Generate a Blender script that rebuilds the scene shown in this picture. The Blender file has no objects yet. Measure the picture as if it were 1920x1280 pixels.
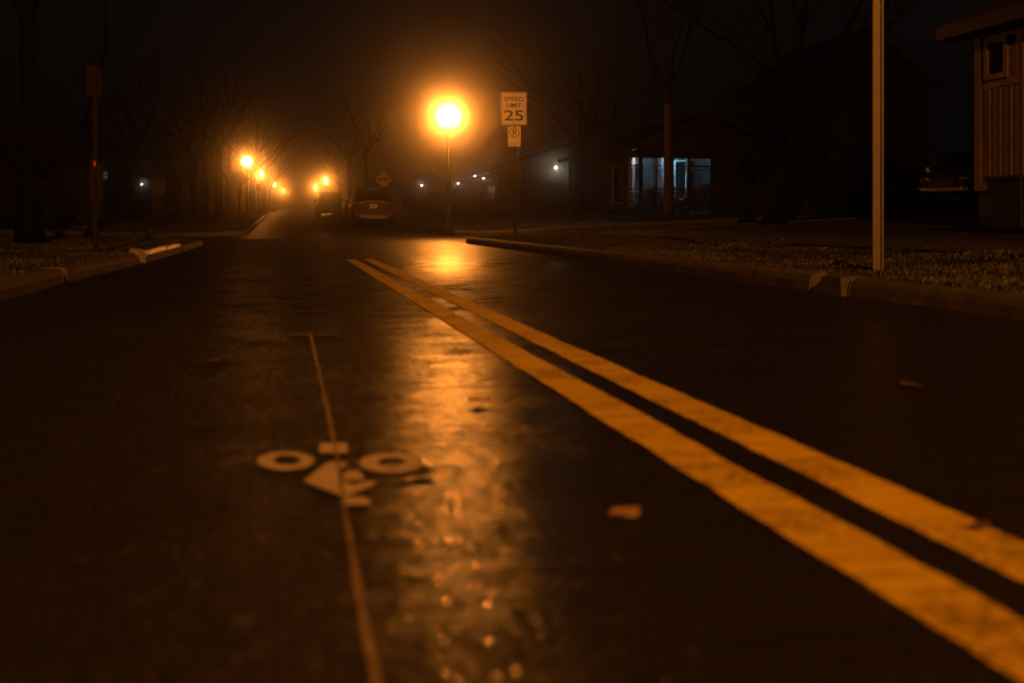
import bpy, bmesh, math, random
import numpy as np
from mathutils import Vector, Matrix
S = bpy.context.scene
COL = S.collection
R = math.radians
PI = math.pi

# ------------------------------------------------------------------ camera, world, exposure
H = 0.56                    # camera height
FPX = 2000.0                # focal length in pixels of a 1920 wide frame
HOR = 409.0                 # horizon row
VPX = 524.0                 # column the street runs towards
TH = math.atan((960 - VPX) / FPX)
CT, ST = math.cos(TH), math.sin(TH)
cam = bpy.data.cameras.new('camera')
camo = bpy.data.objects.new('camera', cam)
COL.objects.link(camo)
camo.location = (0, 0, H)
camo.rotation_euler = (R(90), 0, -TH)
cam.sensor_width = 36.0
cam.lens = 37.5
cam.shift_y = -(640 - HOR) / 1920
cam.clip_end = 1000
cam.clip_start = 0.05
cam.dof.use_dof = True
cam.dof.focus_distance = 26.0
cam.dof.aperture_fstop = 2.1
S.camera = camo

W = bpy.data.worlds.new('World')
S.world = W
W.use_nodes = True
bg = W.node_tree.nodes['Background']
bg.inputs['Color'].default_value = (1.0, 0.76, 0.64, 1)
bg.inputs['Strength'].default_value = 0.0032

S.view_settings.view_transform = 'Standard'
S.view_settings.look = 'None'
S.view_settings.exposure = 0.0
S.view_settings.gamma = 1.0
S.render.engine = 'CYCLES'
S.cycles.use_denoising = True
S.cycles.use_adaptive_sampling = False
S.cycles.denoising_prefilter = 'ACCURATE'
S.cycles.max_bounces = 6
S.cycles.diffuse_bounces = 2
S.cycles.glossy_bounces = 3
S.cycles.volume_bounces = 0
S.cycles.use_light_tree = False
S.cycles.sample_clamp_indirect = 4.0
S.cycles.sample_clamp_direct = 120.0
S.cycles.caustics_reflective = False
S.cycles.caustics_refractive = False

SODIUM = (1.0, 0.29, 0.034)
I_POST = 128.0              # luminous intensity of the post-top lamps
I_TALL = 8000.0             # tall street lamp up the street behind the photographer


def at(px, d):
    u = (px - 960) / FPX
    return d * (ST + CT * u), d * (CT - ST * u)


def zpx(py, d):
    return H + (HOR - py) / FPX * d


# ------------------------------------------------------------------ materials
def mat(name, color, rough=0.7, spec=0.4, metal=0.0, var=0.25, vscale=8.0, bump=0.0, bscale=30.0, coat=0.0):
    m = bpy.data.materials.new(name)
    m.use_nodes = True
    n, l = m.node_tree.nodes, m.node_tree.links
    b = n['Principled BSDF']
    b.inputs['Roughness'].default_value = rough
    b.inputs['Specular IOR Level'].default_value = spec
    b.inputs['Metallic'].default_value = metal
    b.inputs['Coat Weight'].default_value = coat
    tc = n.new('ShaderNodeTexCoord')
    nz = n.new('ShaderNodeTexNoise')
    nz.inputs['Scale'].default_value = vscale
    nz.inputs['Detail'].default_value = 6
    l.new(tc.outputs['Object'], nz.inputs['Vector'])
    r = n.new('ShaderNodeValToRGB')
    r.color_ramp.elements[0].position = 0.3
    r.color_ramp.elements[1].position = 0.7
    r.color_ramp.elements[0].color = tuple(c * (1 - var) for c in color) + (1,)
    r.color_ramp.elements[1].color = tuple(min(1, c * (1 + var)) for c in color) + (1,)
    l.new(nz.outputs['Fac'], r.inputs['Fac'])
    l.new(r.outputs['Color'], b.inputs['Base Color'])
    if bump:
        nb = n.new('ShaderNodeTexNoise')
        nb.inputs['Scale'].default_value = bscale
        nb.inputs['Detail'].default_value = 5
        l.new(tc.outputs['Object'], nb.inputs['Vector'])
        bp = n.new('ShaderNodeBump')
        bp.inputs['Strength'].default_value = 0.6
        bp.inputs['Distance'].default_value = bump
        l.new(nb.outputs['Fac'], bp.inputs['Height'])
        l.new(bp.outputs['Normal'], b.inputs['Normal'])
    return m


def emit(name, color, strength):
    m = bpy.data.materials.new(name)
    m.use_nodes = True
    n, l = m.node_tree.nodes, m.node_tree.links
    n.remove(n['Principled BSDF'])
    e = n.new('ShaderNodeEmission')
    e.inputs['Color'].default_value = color + (1,)
    e.inputs['Strength'].default_value = strength
    l.new(e.outputs['Emission'], n['Material Output'].inputs['Surface'])
    return m


def asphalt(name, kind):
    """wet asphalt: coarse aggregate, laid in gently rippled lanes, wetter and drier patches"""
    m = bpy.data.materials.new(name)
    m.use_nodes = True
    n, l = m.node_tree.nodes, m.node_tree.links
    b = n['Principled BSDF']
    tc = n.new('ShaderNodeTexCoord')

    def noise(scale, detail=4, sx=1, sy=1, rough=0.5):
        mp = n.new('ShaderNodeMapping')
        mp.inputs['Scale'].default_value = (sx, sy, 1)
        l.new(tc.outputs['Object'], mp.inputs['Vector'])
        z = n.new('ShaderNodeTexNoise')
        z.inputs['Scale'].default_value = scale
        z.inputs['Detail'].default_value = detail
        z.inputs['Roughness'].default_value = rough
        l.new(mp.outputs['Vector'], z.inputs['Vector'])
        return z.outputs['Fac']

    def mrange(x, a, b_, c, d):
        r = n.new('ShaderNodeMapRange')
        r.inputs['From Min'].default_value = a
        r.inputs['From Max'].default_value = b_
        r.inputs['To Min'].default_value = c
        r.inputs['To Max'].default_value = d
        l.new(x, r.inputs['Value'])
        return r.outputs['Result']

    def math_(op, x, y):
        k = n.new('ShaderNodeMath')
        k.operation = op
        for i, v in enumerate((x, y)):
            if isinstance(v, (int, float)):
                k.inputs[i].default_value = v
            else:
                l.new(v, k.inputs[i])
        return k.outputs[0]

    patch = noise(2.2, 8, 0.7, 1.0, 0.7)
    col = n.new('ShaderNodeValToRGB')
    col.color_ramp.elements[0].position = 0.35
    col.color_ramp.elements[1].position = 0.75
    col.color_ramp.elements[0].color = (0.009, 0.0087, 0.0085, 1)
    col.color_ramp.elements[1].color = (0.024, 0.023, 0.022, 1)
    l.new(noise(60, 6), col.inputs['Fac'])
    l.new(col.outputs['Color'], b.inputs['Base Color'])
    lo, hi = {'near': (0.16, 0.31), 'far': (0.30, 0.5), 'cross': (0.45, 0.6)}[kind]
    rough = mrange(patch, 0.34, 0.66, lo, hi)
    if kind == 'near':          # a drier band of pavement beyond the loop detector
        sp = n.new('ShaderNodeSeparateXYZ')
        l.new(tc.outputs['Object'], sp.inputs['Vector'])
        wob = math_('ADD', sp.outputs['Y'], math_('MULTIPLY', noise(0.8, 3), 2.5))
        dry = math_('MULTIPLY', mrange(wob, 4.8, 8.0, 0, 1), mrange(wob, 9.5, 14.0, 1, 0))
        dull = math_('MULTIPLY', mrange(sp.outputs['X'], 0.0, 1.6, 1, 0), mrange(wob, 5.5, 9.0, 0, 1))   # older, duller left lane
        dry = math_('MAXIMUM', dry, dull)
        dry = math_('MAXIMUM', dry, mrange(sp.outputs['X'], -0.12, 0.22, 0.75, 0))
        rough = math_('ADD', rough, math_('MULTIPLY', dry, 0.24))
        rough = math_('ADD', rough, mrange(sp.outputs['Y'], 12.0, 17.0, 0, 0.13))
        wet = math_('MULTIPLY', mrange(wob, 2.9, 3.2, 0, 1), mrange(wob, 3.35, 3.9, 1, 0))
        rough = math_('SUBTRACT', rough, math_('MULTIPLY', wet, 0.08))
        blot = mrange(noise(3.2, 7, 1, 1, 0.68), 0.50, 0.68, 0, 1)      # dull oil and tar blotches
        rough = math_('ADD', rough, math_('MULTIPLY', blot, 0.22))
        sl = math_('SUBTRACT', math_('SUBTRACT', 0.28, math_('MULTIPLY', dry, 0.20)), math_('MULTIPLY', blot, 0.13))
        mot = math_('MULTIPLY', mrange(noise(20, 3, 1, 1, 0.6), 0.36, 0.62, 0.25, 1.35), mrange(noise(110, 3, 1, 1, 0.6), 0.36, 0.64, 0.3, 1.6))
        sl = math_('MULTIPLY', sl, mot)
        sl = math_('MULTIPLY', sl, mrange(noise(42, 3, 1, 0.15, 0.6), 0.36, 0.64, 0.1, 1.9))   # wheel-brushed grain
        l.new(sl, b.inputs['Specular IOR Level'])
    l.new(rough, b.inputs['Roughness'])
    b.inputs['Specular IOR Level'].default_value = {'near': 0.36, 'far': 0.25, 'cross': 0.2}[kind]
    v = n.new('ShaderNodeTexVoronoi')
    v.inputs['Scale'].default_value = 110
    l.new(tc.outputs['Object'], v.inputs['Vector'])
    agg = math_('MULTIPLY', v.outputs['Distance'], -0.0011)
    rip = math_('MULTIPLY', noise(1.0, 6, 0.7, 6.5, 0.66), 0.0120)
    mid = math_('MULTIPLY', noise(45, 4, 1, 1, 0.62), 0.0015)
    hgt = math_('ADD', math_('ADD', agg, rip), mid)
    bp = n.new('ShaderNodeBump')
    bp.inputs['Strength'].default_value = 1.0
    bp.inputs['Distance'].default_value = 1.0
    l.new(hgt, bp.inputs['Height'])
    l.new(bp.outputs['Normal'], b.inputs['Normal'])
    return m


M = {}
M['road'] = asphalt('wet_asphalt', 'near')
M['road_far'] = asphalt('far_asphalt', 'far')
M['road_cross'] = asphalt('cross_asphalt', 'cross')
M['soil'] = mat('lawn_soil', (0.014, 0.014, 0.008), 0.95, 0.1, vscale=3, var=0.5, bump=0.03, bscale=25)
M['grass'] = mat('grass', (0.03, 0.03, 0.014), 0.6, 0.3, vscale=1.2, var=0.5)
M['concrete'] = mat('kerb_concrete', (0.048, 0.041, 0.035), 0.75, 0.3, vscale=5, var=0.35, bump=0.006, bscale=60)
M['concrete_wet'] = mat('kerb_concrete_wet', (0.05, 0.04, 0.032), 0.33, 0.5, vscale=9, var=0.35, bump=0.010, bscale=40)
M['walk'] = mat('sidewalk_concrete', (0.022, 0.02, 0.018), 0.7, 0.3, vscale=4, var=0.2, bump=0.004, bscale=50)
M['tar'] = mat('crack_sealant', (0.21, 0.17, 0.13), 0.6, 0.4, vscale=30, var=0.4, bump=0.003, bscale=120)
M['patch'] = mat('tar_patch', (0.008, 0.008, 0.008), 0.6, 0.2, vscale=20)
M['bark'] = mat('bark', (0.0035, 0.003, 0.0026), 0.9, 0.05, vscale=14, var=0.4, bump=0.03, bscale=18)
M['bark_lit'] = mat('lit_bark', (0.026, 0.019, 0.013), 0.9, 0.2, vscale=14, var=0.4, bump=0.03, bscale=18)  # same bark with lamplight painted into its colour
M['twig'] = mat('twig', (0.003, 0.0026, 0.0022), 0.8, 0.05)
M['leaf'] = mat('shrub_leaf', (0.018, 0.02, 0.009), 0.55, 0.3, vscale=6, var=0.5)
M['galv'] = mat('galvanised_steel', (0.05, 0.042, 0.036), 0.5, 0.5, vscale=6, var=0.25)
M['darkpole'] = mat('rusty_post', (0.007, 0.005, 0.004), 0.8, 0.15, vscale=12)
M['white'] = mat('sign_white', (0.88, 0.86, 0.82), 0.5, 0.3, vscale=3, var=0.05)
M['black'] = mat('sign_black', (0.02, 0.02, 0.02), 0.5, 0.3)
M['red'] = mat('sign_red', (0.28, 0.025, 0.02), 0.5, 0.3)
M['signyel'] = mat('sign_yellow', (0.92, 0.62, 0.04), 0.5, 0.3, vscale=3, var=0.06)
M['signback'] = mat('sign_back', (0.02, 0.017, 0.016), 0.6, 0.4)
M['bolt'] = mat('bolt', (0.1, 0.09, 0.08), 0.4, 0.5, metal=0.6)
M['lampmetal'] = mat('lamp_metal', (0.05, 0.048, 0.045), 0.5, 0.4)
M['post'] = mat('lamp_post_concrete', (0.016, 0.013, 0.011), 0.7, 0.3, vscale=25, var=0.3)
M['glass'] = mat('window_glass', (0.008, 0.008, 0.009), 0.06, 0.6, var=0.1)
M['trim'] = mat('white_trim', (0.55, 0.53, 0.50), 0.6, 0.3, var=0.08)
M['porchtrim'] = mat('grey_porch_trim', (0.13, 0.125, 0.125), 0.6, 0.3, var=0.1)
M['dimtrim'] = mat('shaded_trim', (0.015, 0.013, 0.011), 0.7, 0.3, var=0.15)  # white trim darkened to stand in for the faint light on these houses
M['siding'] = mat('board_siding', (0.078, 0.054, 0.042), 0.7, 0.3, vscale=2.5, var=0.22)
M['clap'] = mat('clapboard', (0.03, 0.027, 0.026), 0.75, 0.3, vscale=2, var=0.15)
M['clapdark'] = mat('shaded_clapboard', (0.01, 0.009, 0.009), 0.75, 0.3, vscale=2, var=0.15)  # clapboard coloured darker in place of shade
M['porchwall'] = mat('porch_wall', (0.021, 0.02, 0.024), 0.75, 0.3, vscale=2, var=0.1)
M['brick'] = mat('foundation_brick', (0.022, 0.016, 0.013), 0.85, 0.2, vscale=12, var=0.3, bump=0.01, bscale=30)
M['shingle'] = mat('roof_shingle', (0.007, 0.0065, 0.006), 0.9, 0.2, vscale=9, var=0.4)
M['carpaint'] = mat('grey_car_paint', (0.01, 0.0095, 0.009), 0.5, 0.35, var=0.05, coat=0.1)
M['carblack'] = mat('black_car_paint', (0.004, 0.004, 0.004), 0.35, 0.4, var=0.05, coat=0.15)
M['carsilver'] = mat('silver_car_paint', (0.07, 0.063, 0.058), 0.35, 0.5, metal=0.3, var=0.05, coat=0.6)
M['carglass'] = mat('car_glass', (0.006, 0.006, 0.007), 0.08, 0.6, var=0.1)
M['chrome'] = mat('chrome', (0.65, 0.63, 0.6), 0.22, 0.5, metal=1.0, var=0.05)
M['skid'] = mat('silver_bumper_plastic', (0.26, 0.25, 0.23), 0.5, 0.5, var=0.05)
M['tyre'] = mat('tyre', (0.012, 0.012, 0.012), 0.85, 0.2)
M['tail'] = mat('tail_light', (0.30, 0.012, 0.008), 0.15, 0.6, var=0.1)
M['lens'] = mat('headlight_lens', (0.7, 0.67, 0.62), 0.12, 0.7, var=0.1)
M['plate'] = mat('number_plate', (0.75, 0.73, 0.7), 0.5, 0.3, var=0.08)
M['plastic'] = mat('dark_plastic', (0.008, 0.008, 0.008), 0.5, 0.4)
M['rock'] = mat('rock', (0.025, 0.021, 0.018), 0.8, 0.3, vscale=9, bump=0.02, bscale=15)
M['whitepaint'] = mat('worn_white_paint', (0.36, 0.33, 0.29), 0.65, 0.3, vscale=40, var=0.22)
M['leaflitter'] = mat('fallen_leaf', (0.22, 0.15, 0.08), 0.45, 0.4, vscale=30, var=0.3)
M['darkleaf'] = mat('dark_fallen_leaf', (0.06, 0.04, 0.025), 0.5, 0.4, vscale=30, var=0.3)
M['porchfloor'] = mat('porch_boards', (0.06, 0.05, 0.045), 0.7, 0.3)


def yellow_paint():
    m = bpy.data.materials.new('yellow_road_paint')
    m.use_nodes = True
    n, l = m.node_tree.nodes, m.node_tree.links
    b = n['Principled BSDF']
    tc = n.new('ShaderNodeTexCoord')
    mp = n.new('ShaderNodeMapping')
    mp.inputs['Scale'].default_value = (2.0, 9.0, 1)
    l.new(tc.outputs['Object'], mp.inputs['Vector'])
    a = n.new('ShaderNodeTexNoise')
    a.inputs['Scale'].default_value = 2.0
    a.inputs['Detail'].default_value = 8
    l.new(mp.outputs['Vector'], a.inputs['Vector'])
    r = n.new('ShaderNodeValToRGB')
    r.color_ramp.elements[0].position = 0.3
    r.color_ramp.elements[1].position = 0.62
    r.color_ramp.elements[0].color = (0.33, 0.24, 0.010, 1)
    r.color_ramp.elements[1].color = (0.58, 0.44, 0.016, 1)
    l.new(a.outputs['Fac'], r.inputs['Fac'])
    w = n.new('ShaderNodeTexNoise')            # worn through to the asphalt in specks
    w.inputs['Scale'].default_value = 55
    w.inputs['Detail'].default_value = 7
    w.inputs['Roughness'].default_value = 0.7
    l.new(tc.outputs['Object'], w.inputs['Vector'])
    w2 = n.new('ShaderNodeTexNoise')
    w2.inputs['Scale'].default_value = 3.5
    w2.inputs['Detail'].default_value = 4
    l.new(tc.outputs['Object'], w2.inputs['Vector'])
    ad = n.new('ShaderNodeMath')
    ad.operation = 'MULTIPLY_ADD'
    l.new(w2.outputs['Fac'], ad.inputs[0])
    ad.inputs[1].default_value = 0.6
    l.new(w.outputs['Fac'], ad.inputs[2])
    mr = n.new('ShaderNodeMapRange')
    mr.inputs['From Min'].default_value = 0.80
    mr.inputs['From Max'].default_value = 0.98
    mr.inputs['To Min'].default_value = 0.0
    mr.inputs['To Max'].default_value = 0.8
    l.new(ad.outputs[0], mr.inputs['Value'])
    mx = n.new('ShaderNodeMixRGB')
    l.new(mr.outputs['Result'], mx.inputs['Fac'])
    l.new(r.outputs['Color'], mx.inputs['Color1'])
    mx.inputs['Color2'].default_value = (0.05, 0.035, 0.015, 1)
    l.new(mx.outputs['Color'], b.inputs['Base Color'])
    b.inputs['Roughness'].default_value = 0.68
    b.inputs['Specular IOR Level'].default_value = 0.2
    v = n.new('ShaderNodeTexNoise')
    v.inputs['Scale'].default_value = 140
    l.new(tc.outputs['Object'], v.inputs['Vector'])
    bp = n.new('ShaderNodeBump')
    bp.inputs['Strength'].default_value = 0.7
    bp.inputs['Distance'].default_value = 0.003
    l.new(v.outputs['Fac'], bp.inputs['Height'])
    l.new(bp.outputs['Normal'], b.inputs['Normal'])
    return m


M['yellow'] = yellow_paint()


# ------------------------------------------------------------------ mesh helpers
class MB:
    def __init__(s):
        s.v, s.f = [], []

    def add(s, vs, fs):
        o = len(s.v)
        s.v += [tuple(p) for p in vs]
        s.f += [tuple(i + o for i in f) for f in fs]
        return s

    def box(s, x0, x1, y0, y1, z0, z1):
        vs = [(x, y, z) for z in (z0, z1) for y in (y0, y1) for x in (x0, x1)]
        return s.add(vs, [(0, 2, 3, 1), (4, 5, 7, 6), (0, 1, 5, 4), (2, 6, 7, 3), (0, 4, 6, 2), (1, 3, 7, 5)])

    def prism(s, pts, axis, a, b):
        """extrude a polygon of (u,v) along an axis 'x' (u=y,v=z), 'y' (u=x,v=z) or 'z' (u=x,v=y)"""
        def P(u, v, t):
            return {'x': (t, u, v), 'y': (u, t, v), 'z': (u, v, t)}[axis]
        n = len(pts)
        vs = [P(u, v, a) for u, v in pts] + [P(u, v, b) for u, v in pts]
        fs = [tuple(range(n))[::-1], tuple(range(n, 2 * n))]
        fs += [(i, (i + 1) % n, n + (i + 1) % n, n + i) for i in range(n)]
        return s.add(vs, fs)

    def tube(s, pts, rads, n=8, caps=True):
        pts = [Vector(p) for p in pts]
        vs, fs = [], []
        up = Vector((0.13, 0.2, 1))
        for i, p in enumerate(pts):
            t = (pts[min(i + 1, len(pts) - 1)] - pts[max(i - 1, 0)])
            if t.length < 1e-9:
                t = Vector((0, 0, 1))
            t.normalize()
            a = t.cross(up if abs(t.z) < 0.9 else Vector((1, 0.1, 0))).normalized()
            b = t.cross(a)
            for k in range(n):
                q = 2 * PI * k / n
                vs.append(p + (a * math.cos(q) + b * math.sin(q)) * rads[i])
        for i in range(len(pts) - 1):
            for k in range(n):
                fs.append((i * n + k, i * n + (k + 1) % n, (i + 1) * n + (k + 1) % n, (i + 1) * n + k))
        if caps:
            fs.append(tuple(range(n))[::-1])
            fs.append(tuple((len(pts) - 1) * n + k for k in range(n)))
        return s.add(vs, fs)

    def lathe(s, prof, n=20, cx=0, cy=0, cz=0):
        vs, fs = [], []
        for r, z in prof:
            for k in range(n):
                q = 2 * PI * k / n
                vs.append((cx + r * math.cos(q), cy + r * math.sin(q), cz + z))
        for i in range(len(prof) - 1):
            for k in range(n):
                fs.append((i * n + k, i * n + (k + 1) % n, (i + 1) * n + (k + 1) % n, (i + 1) * n + k))
        fs.append(tuple(range(n))[::-1])
        fs.append(tuple((len(prof) - 1) * n + k for k in range(n)))
        return s.add(vs, fs)

    def build(s, name, m, parent=None, smooth=False, bevel=0.0, loc=None):
        me = bpy.data.meshes.new(name)
        me.from_pydata(s.v, [], s.f)
        me.update()
        if smooth:
            me.polygons.foreach_set('use_smooth', [True] * len(me.polygons))
        me.materials.append(m)
        o = bpy.data.objects.new(name, me)
        COL.objects.link(o)
        if parent is not None:
            o.parent = parent
        if loc is not None:
            o.location = loc
        if bevel:
            b = o.modifiers.new('bevel', 'BEVEL')
            b.width = bevel
            b.segments = 2
            b.limit_method = 'ANGLE'
        return o


def tag(o, label=None, cat=None, group=None, kind=None):
    if label:
        o['label'] = label
    if cat:
        o['category'] = cat
    if group:
        o['group'] = group
    if kind:
        o['kind'] = kind
    return o


def thing(name, label, cat, loc=(0, 0, 0), rz=0.0, group=None):
    o = bpy.data.objects.new(name, None)
    o.empty_display_size = 0.2
    COL.objects.link(o)
    o.location = loc
    o.rotation_euler = (0, 0, rz)
    return tag(o, label, cat, group)


def copy_tree(o, parent=None):
    c = o.copy()
    COL.objects.link(c)
    if parent is not None:
        c.parent = parent
    for ch in [x for x in bpy.data.objects if x.parent == o]:
        copy_tree(ch, c)
    return c


def text_mesh(s, size, width=None, weight=0.0):
    """flat letters in the xz plane facing -y, centred on x, cap height = size"""
    cu = bpy.data.curves.new('letters', 'FONT')
    cu.body = s
    cu.size = 1.0
    cu.offset = weight
    cu.align_x = 'CENTER'
    cu.extrude = 0.004
    ob = bpy.data.objects.new('letters', cu)
    COL.objects.link(ob)
    dg = bpy.context.evaluated_depsgraph_get()
    me = bpy.data.meshes.new_from_object(ob.evaluated_get(dg))
    bpy.data.objects.remove(ob)
    co = np.empty(len(me.vertices) * 3)
    me.vertices.foreach_get('co', co)
    co = co.reshape(-1, 3)
    mn, mx = co.min(0), co.max(0)
    sc = size / (mx[1] - mn[1])
    sx = sc if width is None else width / (mx[0] - mn[0])
    out = np.stack([(co[:, 0] - (mn[0] + mx[0]) / 2) * sx, -co[:, 2] * 0.5, (co[:, 1] - mn[1]) * sc], 1)
    mb = MB()
    mb.v = [tuple(p) for p in out]
    mb.f = [tuple(p.vertices) for p in me.polygons]
    bpy.data.meshes.remove(me)
    return mb


# ------------------------------------------------------------------ terrain
YC0, YC1 = 25.4, 32.0          # the side street runs between these
RC = 2.6                       # corner radius


def left_x(y):
    return float(np.interp(y, [-60, 7.7, 9.9, 13.7, 18.2, 23.3], [-1.95, -1.83, -1.80, -1.65, -1.55, -1.53])) if y < 28 else -0.95


def right_x(y):
    return 3.98 if y < 28 else 5.45


def grade(y):
    if y < 27:
        return 0.0
    if y < 35:
        return 0.012 * (y - 27) ** 2 / 16
    return 0.012 * (y - 31)


def lateral(x):
    if x > 5.5:
        t = min(x - 5.5, 24)
        return 0.047 * t * min(1, t / 3)
    if x < -2.5:
        t = min(-2.5 - x, 20)
        return 0.018 * t * min(1, t / 3)
    return 0.0


def verge_d(x, y):
    """distance inside the nearest verge behind its kerb line; negative on the carriageway"""
    a = left_x(y) - x if x < 1.0 else x - right_x(y)
    b = YC0 - y if y < 28.5 else y - YC1
    if a <= 0 or b <= 0:
        return min(a, b)
    if a < RC and b < RC:
        return RC - math.hypot(RC - a, RC - b)
    return min(a, b)


def gz(x, y):
    d = verge_d(x, y)
    z = grade(y) + lateral(x)
    if d <= 0.03:
        return z - 0.05
    t = min(1, (d - 0.03) / 0.10)
    return z - 0.05 + 0.165 * t * t * (3 - 2 * t)


def axis(spans):
    out = []
    for a, b, st in spans:
        k = max(1, round((b - a) / st))
        out += [a + (b - a) * i / k for i in range(k)]
    out.append(spans[-1][1])
    return out


xs = axis([(-84, -20, 4), (-20, -6, 0.7), (-6, -2.2, 0.2), (-2.2, -0.6, 0.05), (-0.6, 3.7, 0.6), (3.7, 4.4, 0.05), (4.4, 5.2, 0.1), (5.2, 5.8, 0.05), (5.8, 9, 0.2), (9, 30, 0.8), (30, 84, 4)])
ys = axis([(-48, -2, 3), (-2, 22, 0.4), (22, 36, 0.1), (36, 60, 1), (60, 255, 6)])
rng = random.Random(3)
mb = MB()
for y in ys:
    for x in xs:
        z = gz(x, y)
        if verge_d(x, y) > 0.35:
            z += rng.uniform(-0.012, 0.012)
        mb.v.append((x, y, z))
nx = len(xs)
mb.f = [(j * nx + i, j * nx + i + 1, (j + 1) * nx + i + 1, (j + 1) * nx + i) for j in range(len(ys) - 1) for i in range(nx - 1)]
tag(mb.build('ground', M['soil'], smooth=True), kind='structure')


def sheet(name, xs_, ys_, zoff, m, zf=None):
    b = MB()
    for y in ys_:
        for x in xs_:
            b.v.append((x, y, grade(y) + lateral(x) + zoff))
    k = len(xs_)
    b.f = [(j * k + i, j * k + i + 1, (j + 1) * k + i + 1, (j + 1) * k + i) for j in range(len(ys_) - 1) for i in range(k - 1)]
    return tag(b.build(name, m, smooth=True), kind='structure')


sheet('near_road', axis([(-2.0, 4.08, 0.5)]), axis([(-48, 29.6, 0.8)]), 0.0, M['road'])
sheet('side_street', axis([(-84, -5, 2), (-5, 10, 0.5), (10, 84, 2)]), axis([(22.6, 35.0, 0.4)]), -0.006, M['road_cross'])
sheet('far_road', axis([(-1.05, 5.5, 0.5)]), axis([(29.6, 60, 0.6), (60, 255, 3)]), -0.002, M['road_far'])
for nm, x0, x1, y0, y1 in (('sidewalk', 7.3, 8.6, -40, 25.2), ('sidewalk', 8.2, 9.5, 32.4, 250),
                           ('sidewalk', -6.6, -5.3, -40, 25.0), ('sidewalk', -6.0, -4.7, 32.4, 250)):
    sheet(nm, [x0, (x0 + x1) / 2, x1], axis([(y0, y1, 1.0)]), 0.14, M['walk'])


# kerbs: a rounded concrete profile swept along the carriageway edge
def kerb(path, m, hgt=0.15, wid=0.17, jitter=0.004, seed=0, side=1, name='kerb'):
    rr = random.Random(seed)
    prof = [(0.0, -0.06), (0.012, hgt * 0.55), (0.03, hgt * 0.86), (0.065, hgt), (wid - 0.03, hgt + 0.004), (wid, hgt - 0.02), (wid, -0.06)]
    vs, fs = [], []
    P = [Vector((p[0], p[1], 0)) for p in path]
    k = len(prof)
    for i, p in enumerate(P):
        t = (P[min(i + 1, len(P) - 1)] - P[max(0, i - 1)]).normalized()
        nrm = Vector((t.y, -t.x, 0)) * side
        for (o, z) in prof:
            q = p + nrm * (o + rr.uniform(-jitter, jitter))
            vs.append((q.x, q.y, grade(p.y) + lateral(p.x) + z + (rr.uniform(-jitter, jitter) if z > 0 else 0)))
    for i in range(len(P) - 1):
        for j in range(k - 1):
            fs.append((i * k + j, i * k + j + 1, (i + 1) * k + j + 1, (i + 1) * k + j))
    fs.append(tuple(range(k)))
    fs.append(tuple((len(P) - 1) * k + j for j in range(k))[::-1])
    b = MB().add(vs, fs)
    return tag(b.build(name, m, smooth=False, bevel=0.008), kind='structure')


def straight(fx, y0, y1, st=0.35):
    return [(fx(y), y) for y in axis([(y0, y1, st)])]


def corner(x, y, sx, sy):
    """arc from (x, y-+RC) bending off to the side, then on along the side street"""
    cx, cy = x + sx * RC, y + sy * RC
    arc = [(cx - sx * RC * math.cos(q), cy - sy * RC * math.sin(q)) for q in [PI / 2 * i / 12 for i in range(13)]]
    return arc + [(x + sx * (RC + d), y) for d in (1, 2, 4, 8, 14, 22, 32, 44)]


kerb(straight(left_x, -30, 9.75), M['concrete'], 0.13, 0.20, seed=1, side=-1)
kerb(straight(left_x, 9.95, 13.6), M['concrete'], 0.12, 0.19, 0.008, seed=2, side=-1)
kerb(straight(left_x, 14.1, 18.1), M['concrete_wet'], 0.17, 0.20, 0.006, seed=3, side=-1)
kerb(straight(left_x, 18.5, YC0 - RC) + corner(-1.53, YC0, -1, -1), M['concrete'], 0.10, 0.16, seed=4, side=-1)
kerb(straight(right_x, -30, 6.95), M['concrete'], 0.13, 0.18, seed=5)
kerb(straight(right_x, 7.55, YC0 - RC) + corner(3.98, YC0, 1, -1), M['concrete'], 0.14, 0.18, seed=6)
kerb(list(reversed(corner(-0.95, YC1, -1, 1))) + straight(left_x, YC1 + RC + .3, 46), M['concrete'], 0.13, seed=7, side=-1)
kerb(straight(left_x, 46.2, 250, 1.5), M['concrete_wet'], 0.13, seed=8, side=-1)
kerb(list(reversed(corner(5.45, YC1, 1, 1))) + straight(right_x, YC1 + RC + .3, 250, 1.0), M['concrete'], 0.13, seed=9)
# the broken kerb end on the right
bk = MB()
bk.prism([(6.98, -0.05), (7.5, -0.05), (7.42, 0.04), (7.22, 0.15), (7.0, 0.14)], 'x', 3.95, 4.16)
tag(bk.build('broken_kerb_block', M['concrete'], bevel=0.02), 'broken concrete kerb end tilted beside the steel post', 'kerb')


# ------------------------------------------------------------------ road markings
def strip(name, edge, y0, y1, w, seed, m, z=0.004, st=0.06, lab=None, rag=0.004):
    rr = random.Random(seed)
    b = MB()
    yy = axis([(y0, y1, st)])
    ja = jb = 0
    for y in yy:
        ja = 0.6 * ja + rr.uniform(-rag, rag)
        jb = 0.6 * jb + rr.uniform(-rag, rag)
        b.v += [(edge + ja, y, z), (edge + w + jb, y, z)]
    b.f = [(2 * i, 2 * i + 1, 2 * i + 3, 2 * i + 2) for i in range(len(yy) - 1)]
    o = b.build(name, m)
    return tag(o, lab, 'road marking', 'double yellow centre line')


def pt(px, py, z=0.0):
    d = (H - z) * FPX / (py - HOR)
    x, y = at(px, d)
    return (x, y, z)


YEND = pt(650, 487)[1]
XL0 = CT * H * (1900 - VPX) / (1274 - HOR)
strip('yellow_line', XL0, -2, YEND, 0.137, 11, M['yellow'], lab='left stripe of the double yellow centre line')
strip('yellow_line', XL0 + 0.242, -2, YEND + 0.1, 0.137, 12, M['yellow'], lab='right stripe of the double yellow centre line')


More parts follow.
